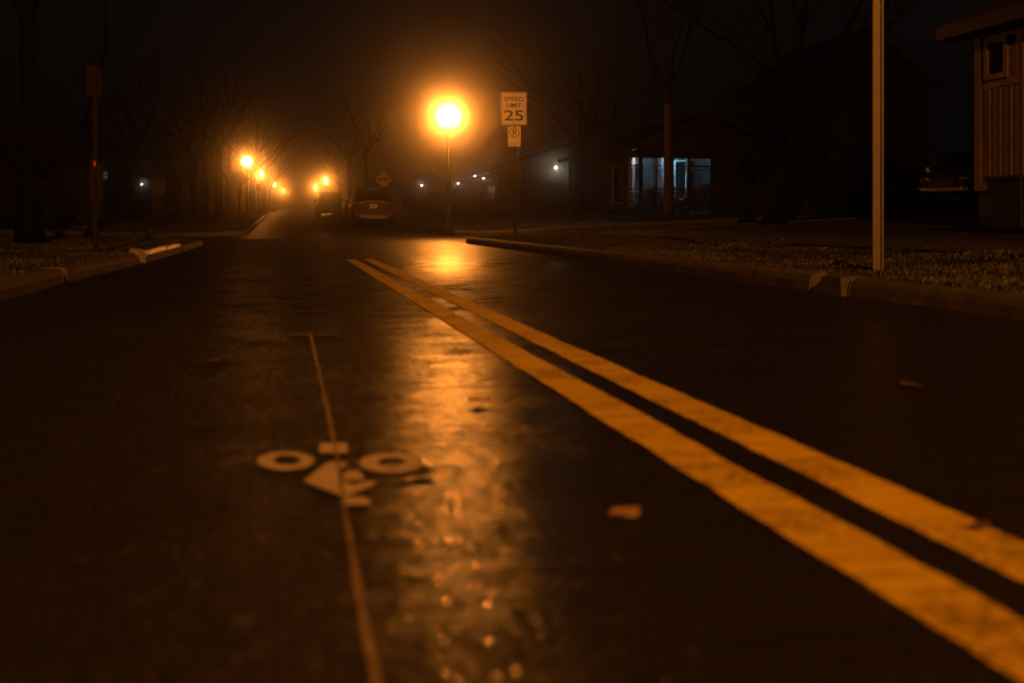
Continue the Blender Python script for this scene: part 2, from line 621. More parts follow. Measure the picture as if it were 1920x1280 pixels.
def poly_mark(b, pts, z):
    b.add([pt(x, y, z) for x, y in pts], [tuple(range(len(pts)))])


def ring_mark(b, cx, cy, rx, ry, hx, hy, z, n=40):
    vs, fs = [], []
    for k in range(n):
        q = 2 * PI * k / n
        vs.append(pt(cx + rx * math.cos(q), cy + ry * math.sin(q), z))
        vs.append(pt(cx + 2 + hx * math.cos(q), cy - 1 + hy * math.sin(q), z))
    for k in range(n):
        k2 = (k + 1) % n
        fs.append((2 * k, 2 * k2, 2 * k2 + 1, 2 * k + 1))
    b.add(vs, fs)


t = thing('bicycle_marking', 'worn white bicycle detector symbol painted on the asphalt', 'road marking')
b = MB(); ring_mark(b, 536, 863, 53, 17, 26, 9, 0.004); b.build('painted_wheel', M['whitepaint'], t)
b = MB(); ring_mark(b, 733, 867, 59, 18, 26, 9, 0.004); b.build('painted_wheel', M['whitepaint'], t)
b = MB(); poly_mark(b, [(598, 848), (652, 848), (650, 830), (600, 830)], 0.004); b.build('painted_bar', M['whitepaint'], t)
b = MB(); poly_mark(b, [(643, 946), (690, 945), (697, 939), (680, 931), (648, 931)], 0.004); b.build('painted_bar', M['whitepaint'], t)
b = MB()
poly_mark(b, [(569, 901), (636, 926), (634, 866), (616, 865)], 0.004)
poly_mark(b, [(636, 927), (655, 927), (712, 904), (690, 901), (665, 908), (643, 903), (636, 902)], 0.004)
poly_mark(b, [(634, 866), (636, 878), (644, 874), (651, 870), (650, 866)], 0.004)
poly_mark(b, [(644, 900), (664, 899), (685, 897), (672, 881), (650, 882), (645, 888)], 0.004)
b.build('painted_frame', M['whitepaint'], t)
b = MB()
poly_mark(b, [(672, 884), (700, 891), (745, 894), (790, 891), (822, 884), (800, 876), (786, 875), (770, 882), (740, 886), (700, 884)], 0.0075)
tag(b.build('tar_patch', M['patch']), 'black tar smear beside the bicycle marking', 'tar patch')

# sealed saw cut of the loop detector
def cut(pts, w, lab, m='tar'):
    rr = random.Random(len(pts))
    vs, fs = [], []
    P = [Vector(pt(*p)) for p in pts]
    Q = []
    for a, c in zip(P, P[1:]):
        k = max(2, int((c - a).length / 0.08))
        Q += [a.lerp(c, i / k) for i in range(k)]
    Q.append(P[-1])
    for i, p in enumerate(Q):
        tt = (Q[min(i + 1, len(Q) - 1)] - Q[max(0, i - 1)]).normalized()
        nn = Vector((tt.y, -tt.x, 0))
        ww = w * (1 + rr.uniform(-0.35, 0.35))
        oo = rr.uniform(-0.15, 0.15) * w
        for s_, z in ((-1, 0.0015), (0, 0.0085), (1, 0.0015)):
            q = p + nn * (s_ * ww / 2 + oo)
            vs.append((q.x, q.y, z))
    for i in range(len(Q) - 1):
        for j in (0, 1):
            fs.append((3 * i + j, 3 * i + j + 1, 3 * i + j + 4, 3 * i + j + 3))
    return tag(MB().add(vs, fs).build('sealed_crack', M[m]), lab, 'road crack')


cut([(582, 628), (596, 690), (612, 760), (628, 840), (640, 910), (652, 990), (666, 1070), (686, 1180), (708, 1290), (745, 1440)], 0.0125, 'long sealed saw cut running through the bicycle marking')
cut([(540, 629), (582, 628), (640, 630)], 0.008, 'short crosswise saw cut at the far end of the long one', 'rock')


# fallen leaves
def leaf(px, py, l_, w_, rz, lab, seed, m='darkleaf'):
    rr = random.Random(seed)
    x, y, _ = pt(px, py)
    pr = [(0, -0.5), (0.3, -0.32), (0.22, -0.18), (0.5, 0.02), (0.3, 0.12), (0.24, 0.34), (0, 0.55), (-0.2, 0.3), (-0.34, 0.16), (-0.48, 0.0), (-0.25, -0.16), (-0.3, -0.34)]
    top = [(a * w_, c * l_, 0.008 + 0.012 * abs(a) + rr.uniform(0, 0.004)) for a, c in pr]
    n = len(top)
    vs = top + [(a, c, z - 0.0015) for a, c, z in top] + [(0, 0, 0.007), (0, 0, 0.0055)]
    fs = []
    for i in range(n):
        j = (i + 1) % n
        fs += [(2 * n, i, j), (2 * n + 1, n + j, n + i), (i, n + i, n + j, j)]
    o = MB().add(vs, fs).build('fallen_leaf', M[m], loc=(x, y, 0.002))
    o.rotation_euler = (0, 0, rz)
    return tag(o, lab, 'leaf', 'leaves fallen on the road')


leaf(1170, 972, 0.06, 0.085, 0.5, 'pale leaf lying left of the yellow lines in the foreground', 1, 'leaflitter')
leaf(895, 757, 0.07, 0.05, 1.2, 'wet shiny leaf in the glowing reflection streak', 2, 'leaflitter')
leaf(400, 682, 0.06, 0.10, 1.4, 'dark leaf on the left lane above the bicycle marking', 3)
leaf(1707, 727, 0.06, 0.14, 1.5, 'dark leaf lying on the right lane', 4)
leaf(1835, 998, 0.03, 0.06, 0.3, 'small dark leaf on the right yellow stripe', 5)
leaf(672, 770, 0.02, 0.02, 0.3, 'tiny leaf scrap right of the saw cut', 6)

# glossy chips added as glints, tilted to mirror the lamp (nobody could count it)
rr = random.Random(8)
b = MB()
for i in range(24000):
    y = 1.0 + 5.5 * rr.random() ** 1.7
    cx_ = 0.02 - 0.075 * (y - 1.8)
    xx = cx_ + rr.gauss(0, 0.22) * (0.5 + 0.2 * y)
    r = rr.uniform(0.0009, 0.0026)
    ta, tb_ = rr.gauss(-0.06, 0.07), rr.gauss(0, 0.06)
    o = len(b.v)
    q0 = rr.uniform(0, 2 * PI)
    for lv, dz in ((0, -0.004), (1, 0.0012)):
        for k in range(6):
            q = 2 * PI * k / 6 + q0
            px_, py_ = r * math.cos(q), r * math.sin(q)
            b.v.append((xx + px_, y + py_, dz + (px_ * tb_ + py_ * ta if lv else 0)))
    b.f.append(tuple(o + 6 + k for k in range(6)))
    for k in range(6):
        b.f.append((o + k, o + (k + 1) % 6, o + 6 + (k + 1) % 6, o + 6 + k))
M['glint_chip'] = mat('glint_chips', (0.02, 0.018, 0.016), 0.12, 0.6)
tag(b.build('glint_chips', M['glint_chip']), 'glossy chips added and tilted to glint in the lamp streak', 'glint_chip', kind='stuff')


# ------------------------------------------------------------------ grass
def grass(name, n, region, hmin, hmax, seed, lab):
    g = np.random.default_rng(seed)
    V = []
    rr_ = random.Random(seed)
    k = 0
    while k < n:
        x, y = region(rr_)
        d = verge_d(x, y)
        if d < 0.16:
            continue
        cl = math.sin(x * 2.1 + 1.3 * math.sin(y * 1.7)) * math.sin(y * 2.6 + x) * 0.5 + 0.5
        if rr_.random() > 0.35 + 0.65 * cl:
            continue
        z = gz(x, y) - 0.01
        h = rr_.uniform(hmin, hmax) * (0.4 + 1.1 * cl)
        a = rr_.uniform(0, 2 * PI)
        ln = rr_.uniform(0.1, 0.9) * h
        w = rr_.uniform(0.0025, 0.005)
        c_, s_ = math.cos(a), math.sin(a)
        V.append(((x - s_ * w, y + c_ * w, z), (x + s_ * w, y - c_ * w, z),
                  (x + c_ * ln * .35 - s_ * w * .8, y + s_ * ln * .35 + c_ * w * .8, z + h * .6),
                  (x + c_ * ln, y + s_ * ln, z + h * (1 - 0.3 * ln / h))))
        k += 1
    A = np.array(V, dtype=np.float32).reshape(-1, 3)
    idx = np.arange(n) * 4
    F = np.stack([idx, idx + 1, idx + 2, idx + 1, idx + 3, idx + 2], 1).reshape(-1)
    me = bpy.data.meshes.new(name)
    me.vertices.add(len(A))
    me.vertices.foreach_set('co', A.reshape(-1))
    me.loops.add(len(F))
    me.loops.foreach_set('vertex_index', F.astype(np.int32))
    me.polygons.add(2 * n)
    me.polygons.foreach_set('loop_start', np.arange(2 * n, dtype=np.int32) * 3)
    me.polygons.foreach_set('loop_total', np.full(2 * n, 3, dtype=np.int32))
    me.update()
    me.validate()
    me.materials.append(M['grass'])
    o = bpy.data.objects.new(name, me)
    COL.objects.link(o)
    return tag(o, lab, 'grass', kind='stuff')


grass('verge_grass', 42000, lambda q: (4.1 + 4.0 * q.random() ** 1.5, q.uniform(4.2, 25.2)), 0.02, 0.065, 1, 'short wet grass on the verge behind the right kerb')
grass('verge_grass', 30000, lambda q: (-1.6 - 5.0 * q.random() ** 1.4, q.uniform(6.5, 25.0)), 0.02, 0.06, 2, 'short dark grass on the verge behind the left kerb')
grass('verge_grass', 9000, lambda q: (5.5 + 5 * q.random() ** 1.4, q.uniform(32.2, 60)), 0.04, 0.12, 3, 'thin grass around the foot of the glowing lamp post')
grass('verge_grass', 9000, lambda q: (-1.1 - 5 * q.random() ** 1.4, q.uniform(32.2, 60)), 0.04, 0.12, 4, 'thin grass on the far left corner across the side street')


# ------------------------------------------------------------------ street lamps
POST_GLOW = emit('lamp_glow', SODIUM, I_POST / (PI * 0.36 ** 2))
FAR_GLOW = emit('far_lamp_glow', SODIUM, 0.24 * I_POST / (PI * 0.33 ** 2))
SMALL_GLOW = emit('distant_lamp_glow', SODIUM, 0.20 * I_POST / (PI * 0.14 ** 2))
TINY_GLOW = emit('farthest_lamp_glow', SODIUM, 0.32 * I_POST / (PI * 0.14 ** 2))
WARM_GLOW = emit('tall_lamp_glow', SODIUM, 40.0)


def make_lamp():
    root = thing('street_lamp', 'x', 'street lamp', group='post-top street lamps along the street')
    MB().lathe([(0.20, 0), (0.20, 0.05), (0.15, 0.35), (0.085, 0.5), (0.075, 1.5), (0.055, 3.3)], 16).build('pole', M['post'], root, smooth=True)
    MB().lathe([(0.06, 3.22), (0.12, 3.26), (0.20, 3.36), (0.21, 3.40), (0.15, 3.42)], 16).build('collar', M['lampmetal'], root, smooth=True)
    MB().lathe([(0.13, 3.421)] + [(0.36 * math.sin(q), 3.76 - 0.36 * math.cos(q)) for q in [R(a) for a in range(25, 166, 10)]], 24).build('globe', POST_GLOW, root, smooth=True)
    MB().lathe([(0.10, 4.108), (0.11, 4.125), (0.06, 4.16), (0.025, 4.18), (0.02, 4.23)], 24).build('cap', M['lampmetal'], root, smooth=True)
    return root


proto = make_lamp()
far_globe = [c for c in proto.children if c.name.startswith('globe')][0].data.copy()
far_globe.materials[0] = FAR_GLOW
small_mb = MB().lathe([(0.08, 3.421), (0.08, 3.62), (0.12, 3.68), (0.14, 3.76), (0.12, 3.85), (0.08, 3.9), (0.06, 4.12)], 20)
small = small_mb.build('globe', SMALL_GLOW, None, smooth=True)
small_globe = small.data
tiny_globe = small.data.copy()
tiny_globe.materials[0] = TINY_GLOW
bpy.data.objects.remove(small)
lamps = [(841, 33.0, 1.0, 'brightest post-top lamp glowing in fog beside the speed limit sign'),
         (463, 72.0, 1.0, 'glowing lamp above the dark diamond sign on the left'),
         (490, 102.0, 1.0, 'lamp half hidden by branches right behind the left diamond sign'),
         (611, 122.0, 1.0, 'flaring lamp above the distant pickup'),
         (592, 175.0, 1.0, 'tiny lamp just left of the flaring one above the pickup'),
         (514, 140.0, 1.0, 'tiny lamp far down the left side of the street'),
         (531, 205.0, 1.0, 'farthest faint lamp over the middle of the street')]
for i, (px, d, s, lab) in enumerate(lamps):
    o = proto if i == 0 else copy_tree(proto)
    x, y = at(px, d)
    o.location = (x, y, gz(x, y) - 0.02)
    o['label'] = lab
    if i:
        for c in o.children:
            if c.name.startswith('globe'):
                c.data = far_globe if i == 1 else small_globe if i < 4 else tiny_globe

# tall lamp up the street behind the photographer: it lights the signs and the near lines
t = thing('tall_street_lamp', 'tall cobra-head street lamp behind the viewpoint', 'street lamp', (-2.9, -19, gz(-2.9, -19)))
MB().lathe([(0.16, 0), (0.14, 0.4), (0.07, 9.0)], 14).build('pole', M['galv'], t, smooth=True)
MB().tube([(0, 0, 8.9), (0.5, 0, 9.3), (1.4, 0, 9.45), (2.0, 0, 9.45)], [0.05, 0.045, 0.04, 0.04], 10).build('arm', M['galv'], t, smooth=True)
MB().lathe([(0.08, 0), (0.17, 0.05), (0.17, 0.12), (0.06, 0.17)], 16, 2.2, 0, 9.38).build('lamp_head', M['lampmetal'], t, smooth=True)
MB().lathe([(0.05, -0.14), (0.13, -0.08), (0.155, 0.0)], 16, 2.2, 0, 9.375).build('lamp_lens', WARM_GLOW, t, smooth=True)

tl = bpy.data.lights.new('tall_lamp_light', 'POINT')
tl.color = SODIUM
tl.energy = I_TALL * 2 * PI
tl.shadow_soft_size = 0.14
tlo = bpy.data.objects.new('tall_lamp_light', tl)
COL.objects.link(tlo)
tlo.parent = t
tlo.location = (2.2, 0, 9.05)


# ------------------------------------------------------------------ signs
def round_rect(w, h, r, n=5):
    out = []
    for cx, cz, q0 in ((w / 2 - r, h / 2 - r, 0), (-w / 2 + r, h / 2 - r, 90), (-w / 2 + r, -h / 2 + r, 180), (w / 2 - r, -h / 2 + r, 270)):
        for k in range(n):
            q = R(q0 + 90 * k / (n - 1))
            out.append((cx + r * math.cos(q), cz + r * math.sin(q)))
    return out


def frame_ring(outer, inner, y0, y1):
    b = MB()
    n = len(outer)
    vs = [(u, y0, v) for u, v in outer] + [(u, y0, v) for u, v in inner] + [(u, y1, v) for u, v in outer] + [(u, y1, v) for u, v in inner]
    fs = []
    for i in range(n):
        j = (i + 1) % n
        fs += [(i, j, n + j, n + i), (2 * n + i, 3 * n + i, 3 * n + j, 2 * n + j), (i, 2 * n + i, 2 * n + j, j), (n + i, n + j, 3 * n + j, 3 * n + i)]
    return b.add(vs, fs)


def channel_post(b, h, w=0.055, d=0.03, y0=0.0):
    """hat-section sign post"""
    t_ = 0.006
    b.box(-w * .22, w * .22, y0, y0 + t_, 0, h)
    for s in (-1, 1):
        x0, x1 = sorted((s * w * .22, s * (w * .22 + t_)))
        b.box(x0, x1, y0 + 0.0005, y0 + d, 0.001, h - .001)
        x0, x1 = sorted((s * (w * .22 + t_), s * w * .5))
        b.box(x0, x1, y0 + d - t_, y0 + d - .0005, 0.002, h - .002)
    return b


DS = 25.0
x, y = at(966, DS)
zg = gz(x, y)
sg = thing('speed_limit_sign', 'speed limit 25 sign above a no parking sign on one post', 'traffic sign', (x, y, zg), R(-4))
ztop = zpx(173, DS) - zg
channel_post(MB(), ztop - 0.02, 0.075, 0.035).build('pole', M['darkpole'], sg)
Z1 = ztop - 0.39
p1 = MB().prism(round_rect(0.62, 0.78, 0.04), 'y', -0.016, -0.010).build('speed_panel', M['white'], sg, loc=(-0.035, 0, Z1))
frame_ring(round_rect(0.59, 0.75, 0.035), round_rect(0.565, 0.725, 0.025), -0.0185, -0.015).build('border', M['black'], p1)
mb = MB()
for s, size, w, z, wt in (('SPEED', 0.098, 0.455, 0.178, 0.012), ('LIMIT', 0.098, 0.355, 0.028, 0.012), ('25', 0.25, 0.455, -0.285, 0.016)):
    m_ = text_mesh(s, size, w, wt)
    mb.add([(vx, vy - 0.0175, vz + z) for vx, vy, vz in m_.v], m_.f)
mb.build('lettering', M['black'], p1)
for z in (0.32, -0.325):
    MB().lathe([(0.013, 0), (0.013, 0.006), (0.008, 0.009)], 12).build('bolt', M['bolt'], p1, loc=(0, -0.016, z)).rotation_euler = (R(90), 0, 0)
Z2 = ztop - 0.80 - 0.24
p2 = MB().prism(round_rect(0.305, 0.475, 0.03), 'y', -0.016, -0.010).build('parking_panel', M['white'], sg, loc=(-0.02, 0, Z2))
frame_ring(round_rect(0.285, 0.455, 0.025), round_rect(0.275, 0.445, 0.02), -0.0185, -0.015).build('border', M['red'], p2)
circ = lambda r, cz: [(r * math.cos(2 * PI * k / 40), cz + r * math.sin(2 * PI * k / 40)) for k in range(40)]
rg = frame_ring(circ(0.118, 0.085), circ(0.100, 0.085), -0.0195, -0.015)
q = R(-45)
dx, dz = math.cos(q), math.sin(q)
rg.prism([(-.105 * dx + .008 * dz, .085 - .105 * dz - .008 * dx), (.105 * dx + .008 * dz, .085 + .105 * dz - .008 * dx),
          (.105 * dx - .008 * dz, .085 + .105 * dz + .008 * dx), (-.105 * dx - .008 * dz, .085 - .105 * dz + .008 * dx)], 'y', -0.0215, -0.0199)
rg.build('prohibition_ring', M['red'], p2)
m_ = text_mesh('P', 0.135, 0.095, 0.016)
MB().add([(vx + .008, vy - 0.0175, vz + 0.018) for vx, vy, vz in m_.v], m_.f).build('letter', M['black'], p2)
ar = MB()
ar.prism([(-.045, -.184), (.045, -.184), (.045, -.176), (-.045, -.176)], 'y', -0.019, -0.015)
for s in (-1, 1):
    ar.prism([(s * .046, -.197), (s * .09, -.18), (s * .046, -.163)], 'y', -0.019, -0.015)
ar.build('double_arrow', M['red'], p2)
for z in (0.215, -0.205):
    MB().lathe([(0.011, 0), (0.011, 0.006), (0.007, 0.009)], 12).build('bolt', M['bolt'], p2, loc=(0, -0.016, z)).rotation_euler = (R(90), 0, 0)

# BUMP sign, facing us, on the right; its twin for the other direction seen from behind on the left
def bump_sign(px, d, cy, half, rz, lab, lean=0.0, plate=False):
    x, y = at(px, d)
    z = gz(x, y)
    zc = zpx(cy, d) - z
    o = thing('warning_sign', lab, 'traffic sign', (x, y, z), rz)
    o.rotation_euler = (0, lean, rz)
    channel_post(MB(), zc + half * .7, 0.09, 0.03).build('pole', M['darkpole'], o)
    r = 0.05
    dia = [(half - r * .4, -r * .6), (half - r * .2, 0), (half - r * .4, r * .6), (r * .6, half - r * .4), (0, half - r * .2), (-r * .6, half - r * .4),
           (-half + r * .4, r * .6), (-half + r * .2, 0), (-half + r * .4, -r * .6), (-r * .6, -half + r * .4), (0, -half + r * .2), (r * .6, -half + r * .4)]
    p = MB().prism(dia, 'y', -0.016, -0.011).build('diamond_panel', M['signyel'], o, loc=(0, 0, zc))
    MB().prism(dia, 'y', -0.0105, -0.006).build('panel_back', M['signback'], p)
    frame_ring([(u * .95, v * .95) for u, v in dia], [(u * .91, v * .91) for u, v in dia], -0.0185, -0.015).build('border', M['black'], p)
    if plate:                      # only the back of this one is seen
        MB().prism(round_rect(0.24, 0.42, 0.03), 'y', -0.016, -0.010).build('lower_panel', M['signback'], o, loc=(0, 0, zc - half - 0.26))
        return o
    m_ = text_mesh('BUMP', half * .36, half * 1.30, 0.03)
    MB().add([(vx, vy - 0.0175, vz - half * .16) for vx, vy, vz in m_.v], m_.f).build('lettering', M['black'], p)
    return o


bump_sign(719.5, 62, 337, 0.52, 0, 'yellow diamond BUMP sign above the parked grey suv')
bump_sign(448, 58, 335, 0.49, PI, 'dark diamond sign seen from behind under the left lamp', R(-2), True)

# second thin sign post further on the left
x, y = at(484.5, 78)
o = thing('small_sign', 'small dark sign on a thin post right of the dark diamond sign', 'traffic sign', (x, y, gz(x, y)))
channel_post(MB(), 2.35, 0.09, 0.03).build('pole', M['darkpole'], o)
MB().prism(round_rect(0.32, 0.5, 0.03), 'y', -0.018, -0.01).build('panel', M['signback'], o, loc=(0, 0, 2.1))

# perforated steel post on the right verge, its panel above the frame
DP = 9.1
x, y = at(1647, DP)
z = gz(x, y)
o = thing('steel_sign_post', 'bare perforated steel post standing in the right verge', 'sign post', (x, y, z - 0.02), R(-28))
hp = 2.95
w_ = 0.07
pb = MB()
pb.box(-0.040, 0.012, 0, 0.005, 0, hp)
pb.box(0.0125, 0.017, 0.0, 0.034, 0.001, hp - .001)
pb.box(-0.045, -0.0405, 0.0005, 0.032, 0.001, hp - .001)
pb.box(0.0172, 0.026, 0.030, 0.034, 0.002, hp - .002)
pb.box(0.0262, 0.030, -0.004, 0.034, 0.001, hp - .001)
pb.box(0.0302, 0.042, -0.004, 0.001, 0.002, hp - .002)
pb.build('post', M['galv'], o, bevel=0.001)
hb = MB()
for k in range(115):
    zz = 0.04 + k * 0.0254
    if zz < hp - 0.03:
        hb.prism([(-0.014 + 0.0058 * math.cos(2 * PI * i / 8), zz + 0.0058 * math.sin(2 * PI * i / 8)) for i in range(8)], 'y', -0.0012, 0.001)
hb.build('perforation', M['black'], o)

# thin pole on the left verge with a sign and a red reflector
DL = 13.0
x, y = at(178, DL)
z = gz(x, y)
o = thing('left_verge_sign', 'narrow sign with red reflector on a thin pole by the left tree', 'sign post', (x, y, z))
hl = zpx(125, DL) - z
channel_post(MB(), hl, 0.06, 0.03).build('pole', M['darkpole'], o)
MB().prism(round_rect(0.3, 0.36, 0.02), 'y', -0.016, -0.01).build('panel', M['signback'], o, loc=(-0.02, 0, hl - .18)).rotation_euler = (0, 0, R(62))
M['reflector'] = mat('red_reflector', (0.5, 0.03, 0.02), 0.15, 0.7)
MB().box(-0.012, 0.012, -0.02, -0.012, -0.03, 0.03).build('reflector', M['reflector'], o, loc=(0, 0, zpx(307, DL) - z))


# ------------------------------------------------------------------ trees
def grow(seed, h, r, fork, n_limb, spread, trunk_pts=None, levels=3):
    rr = random.Random(seed)
    tr, cr = MB(), MB()
    pts, rad = [], []
    for i in range(9):
        f = i / 8
        pts.append((rr.uniform(-.018, .018) * fork * f, rr.uniform(-.018, .018) * fork * f, fork * f))
        rad.append(r * (1.35 if i == 0 else 1.12 if i == 1 else 1.0 - 0.25 * f))
    if trunk_pts:
        pts, rad = trunk_pts
    tr.tube(pts, rad, 12)
    top = Vector(pts[-1])

    def limb(p, d, ln, ra, lev):
        k = 5
        P, Q = [p.copy()], [ra]
        d = d.normalized()
        for i in range(k):
            d = (d + Vector((rr.uniform(-.22, .22), rr.uniform(-.22, .22), rr.uniform(-.08, .20)))).normalized()
            P.append(P[-1] + d * ln / k)
            Q.append(max(0.004, ra * (1 - 0.75 * (i + 1) / k)))
        cr.tube(P, Q, (7, 6, 4, 3)[lev], caps=False)
        if lev < levels:
            for c in range((5, 5, 4)[lev] if lev < 3 else 0):
                i = rr.randint(2, k)
                a = rr.uniform(0, 2 * PI)
                side = Vector((math.cos(a), math.sin(a), rr.uniform(-0.15, 0.55)))
                limb(P[i], d * 0.75 + side * 0.8, ln * rr.uniform(0.42, 0.68), max(0.005, Q[i] * 0.62), lev + 1)

    for k in range(n_limb):
        a = 2 * PI * k / n_limb + rr.uniform(-.4, .4)
        up = rr.uniform(0.7, 1.5)
        start = Vector(pts[-1 if k % 2 == 0 else -2])
        limb(start, Vector((math.cos(a) * spread, math.sin(a) * spread, up)), (h - fork) * rr.uniform(.6, .9), rad[-1] * .62, 0)
    return tr, cr


def tree(px, d, h, r, fork, seed, lab, n_limb=5, spread=0.8, m='bark', trunk=None, levels=3, group='bare street trees'):
    x, y = at(px, d)
    o = thing('bare_tree', lab, 'tree', (x, y, gz(x, y) - 0.03), 0, group)
    tr, cr = grow(seed, h, r, fork, n_limb, spread, trunk, levels)
    tr.build('trunk', M[m], o, smooth=True)
    cr.build('crown', M['twig'], o, smooth=True)
    return o


big = tree(55, 18, 9.5, 0.19, 4.2, 5, 'big dark forked tree at the left edge behind the near kerb', 5, 0.85)
lb = MB()
lb.tube([(0.08, 0, 1.15), (.42, .05, 1.55), (.75, .1, 1.9), (1.02, .1, 2.5), (1.2, .2, 3.4), (1.15, .3, 4.6)], [.11, .10, .085, .07, .05, .02], 8)
lb.tube([(-.06, 0, 1.2), (-.35, .1, 1.6), (-.62, .1, 2.3), (-.8, .1, 3.3), (-1.2, .2, 4.6)], [.12, .11, .09, .07, .02], 8)
lb.tube([(.78, .1, 1.95), (1.2, .2, 2.2), (1.7, .3, 2.7), (2.0, .3, 3.4)], [.06, .045, .03, .01], 6)
lb.build('low_limbs', M['bark'], big, smooth=True)
tree(1254, 38, 11, 0.17, 4.6, 7, 'straight trunk coloured as if lit, in front of the blue-lit porch', 5, 0.8, 'bark_lit')
tree(1478, 27, 10, 0.26, 2.6, 9, 'thick leaning trunk right of the porch house', 5, 0.8, trunk=([(-.35, 0, 0), (-.3, 0, .3), (-.15, 0, .9), (.12, 0, 1.6), (.35, 0, 2.3), (.5, 0, 2.8)], [.36, .28, .25, .23, .21, .18]))
tree(1533, 30, 9, 0.13, 2.8, 10, 'slimmer dark trunk right of the leaning one', 4, 0.8)
tree(1128, 60, 9, 0.24, 3.2, 11, 'dark trunk beside the orange-lit window left of the porch', 4, 0.8)
for i, (px, d, h, r, lab) in enumerate([
        (362, 50, 9, .20, 'leftmost of the close row of trunks left of the diamond sign'),
        (384, 56, 9, .22, 'second trunk from the left in the row beside the diamond sign'),
        (410, 60, 10, .25, 'thick trunk just left of the dark diamond sign'),
        (428, 86, 10, .28, 'slender distant trunk close behind the dark diamond sign'),
        (473, 88, 11, .30, 'trunk between the diamond sign and the small sign post'),
        (497, 96, 10, .20, 'branching tree in front of the second left lamp'),
        (505, 130, 11, .25, 'distant tree on the left where the street fades out'),
        (655, 105, 11, .26, 'distant tree right of the flaring lamp'),
        (690, 84, 11, .26, 'tree rising behind the parked suvs'),
        (638, 118, 10, .20, 'tree whose twigs cross the flaring lamp'),
        (1085, 50, 9, .22, 'dark trunk right of the white porch light'),
        (255, 60, 10, .25, 'lone distant trunk between the left pole and the trunk row')]):
    tree(px, d, h, r, {8: 5.5, 7: 5.0}.get(i, 2.8 + (i % 3) * .5), 20 + i, lab, 4, 0.85, levels=2 if i not in (5, 9) else 3)


def shrub(px, d, w, h, n, seed, lab, group='dark shrubs in front of the houses'):
    rr = random.Random(seed)
    x, y = at(px, d)
    o = thing('shrub', lab, 'shrub', (x, y, gz(x, y)), 0, group)
    st, lf = MB(), MB()
    for k in range(14):
        a = rr.uniform(0, 2 * PI)
        st.tube([(0.05 * math.cos(a), 0.05 * math.sin(a), -.02), (w * .2 * math.cos(a), w * .2 * math.sin(a), h * .45), (w * .42 * math.cos(a) * rr.random(), w * .42 * math.sin(a), h * rr.uniform(.7, .95))], [.015, .01, .004], 5, False)
    for k in range(n):
        a, q = rr.uniform(0, 2 * PI), rr.random() ** .4
        zz = rr.uniform(0.08, 1)
        rad = w * .5 * q * math.sqrt(max(.05, 1 - (zz * 1.15 - .35) ** 2)) * (1 + .18 * math.sin(3 * a + seed))
        c = Vector((rad * math.cos(a), rad * math.sin(a), zz * h * (1 + .1 * math.sin(2 * a + seed))))
        e1 = Vector((rr.uniform(-1, 1), rr.uniform(-1, 1), rr.uniform(-1, 1))).normalized() * rr.uniform(.03, .06)
        e2 = e1.cross(Vector((rr.uniform(-1, 1), rr.uniform(-1, 1), 1))).normalized() * rr.uniform(.015, .03)
        lf.add([c - e1, c + e2, c + e1, c - e2], [(0, 1, 2, 3)])
    st.build('stem', M['twig'], o)
    lf.build('foliage', M['leaf'], o)
    return o


for i, (px, d, w, h, lab) in enumerate([
        (1285, 41, 1.8, 1.0, 'low shrub right of the pale trunk below the porch'),
        (1340, 40, 1.9, 1.1, 'low shrub below the bright porch door'),
        (1400, 38, 2.0, 1.1, 'low shrub right of the porch house steps'),
        (1215, 44, 1.7, 1.0, 'low shrub left of the pale trunk below the porch'),
        (1555, 33, 1.6, 1.1, 'rounded shrub below the dim window of the second house'),
        (1625, 33, 1.8, 1.1, 'rounded shrub behind the steel post'),
        (1690, 34, 1.6, 1.0, 'rounded shrub left of the parked van'),
        (1000, 58, 2.0, 1.4, 'dark shrub below the white porch light'),
        (820, 60, 2.4, 1.3, 'dark shrub in the fog left of the lamp post'),
        (910, 62, 2.2, 1.3, 'dark shrub in the fog right of the lamp post'),
        (330, 46, 2.2, 1.2, 'dark shrub left of the trunk row'),
        (120, 34, 2.6, 1.4, 'dark shrub behind the big left tree')]):
    shrub(px, d, w, h, 1500, 40 + i, lab)

# rock by the sidewalk
rr = random.Random(4)
bm = bmesh.new()
bmesh.ops.create_icosphere(bm, subdivisions=3, radius=1)
for v in bm.verts:
    v.co *= 1 + 0.10 * math.sin(3 * v.co.x + 1) * math.cos(4 * v.co.y) + rr.uniform(-.03, .03)
    v.co.x *= .17; v.co.y *= .15; v.co.z *= .19
    if v.co.z < -.04:
        v.co.z = -.04
me = bpy.data.meshes.new('rock')
bm.to_mesh(me); bm.free()
me.materials.append(M['rock'])
x, y = at(1148, 28)
o = bpy.data.objects.new('rock', me)
COL.objects.link(o)
o.location = (x, y - 0, gz(x, y) + .02)
tag(o, 'dark rounded rock on the grass corner', 'rock')


# ------------------------------------------------------------------ houses
def window(parent, x, z, w, h, y=0.0, trim='trim', glow=None, cross=True, face=-1):
    """window on a wall whose outside faces -y (face=-1)"""
    f = MB()
    t_ = 0.09
    f.box(x - w / 2 - t_, x - w / 2, y - .05, y - .002, z - h / 2 - t_, z + h / 2 + t_)
    f.box(x + w / 2, x + w / 2 + t_, y - .05, y - .002, z - h / 2 - t_, z + h / 2 + t_)
    f.box(x - w / 2, x + w / 2, y - .05, y - .002, z + h / 2, z + h / 2 + t_)
    f.box(x - w / 2, x + w / 2, y - .07, y - .002, z - h / 2 - t_, z - h / 2)
    if cross:
        f.box(x - w / 2, x + w / 2, y - .035, y - .012, z - .02, z + .02)
    fo = f.build('window', M[trim], parent)
    MB().box(x - w / 2, x + w / 2, y - .01, y - .003, z - h / 2, z + h / 2).build('pane', glow or M['glass'], fo)
    return fo


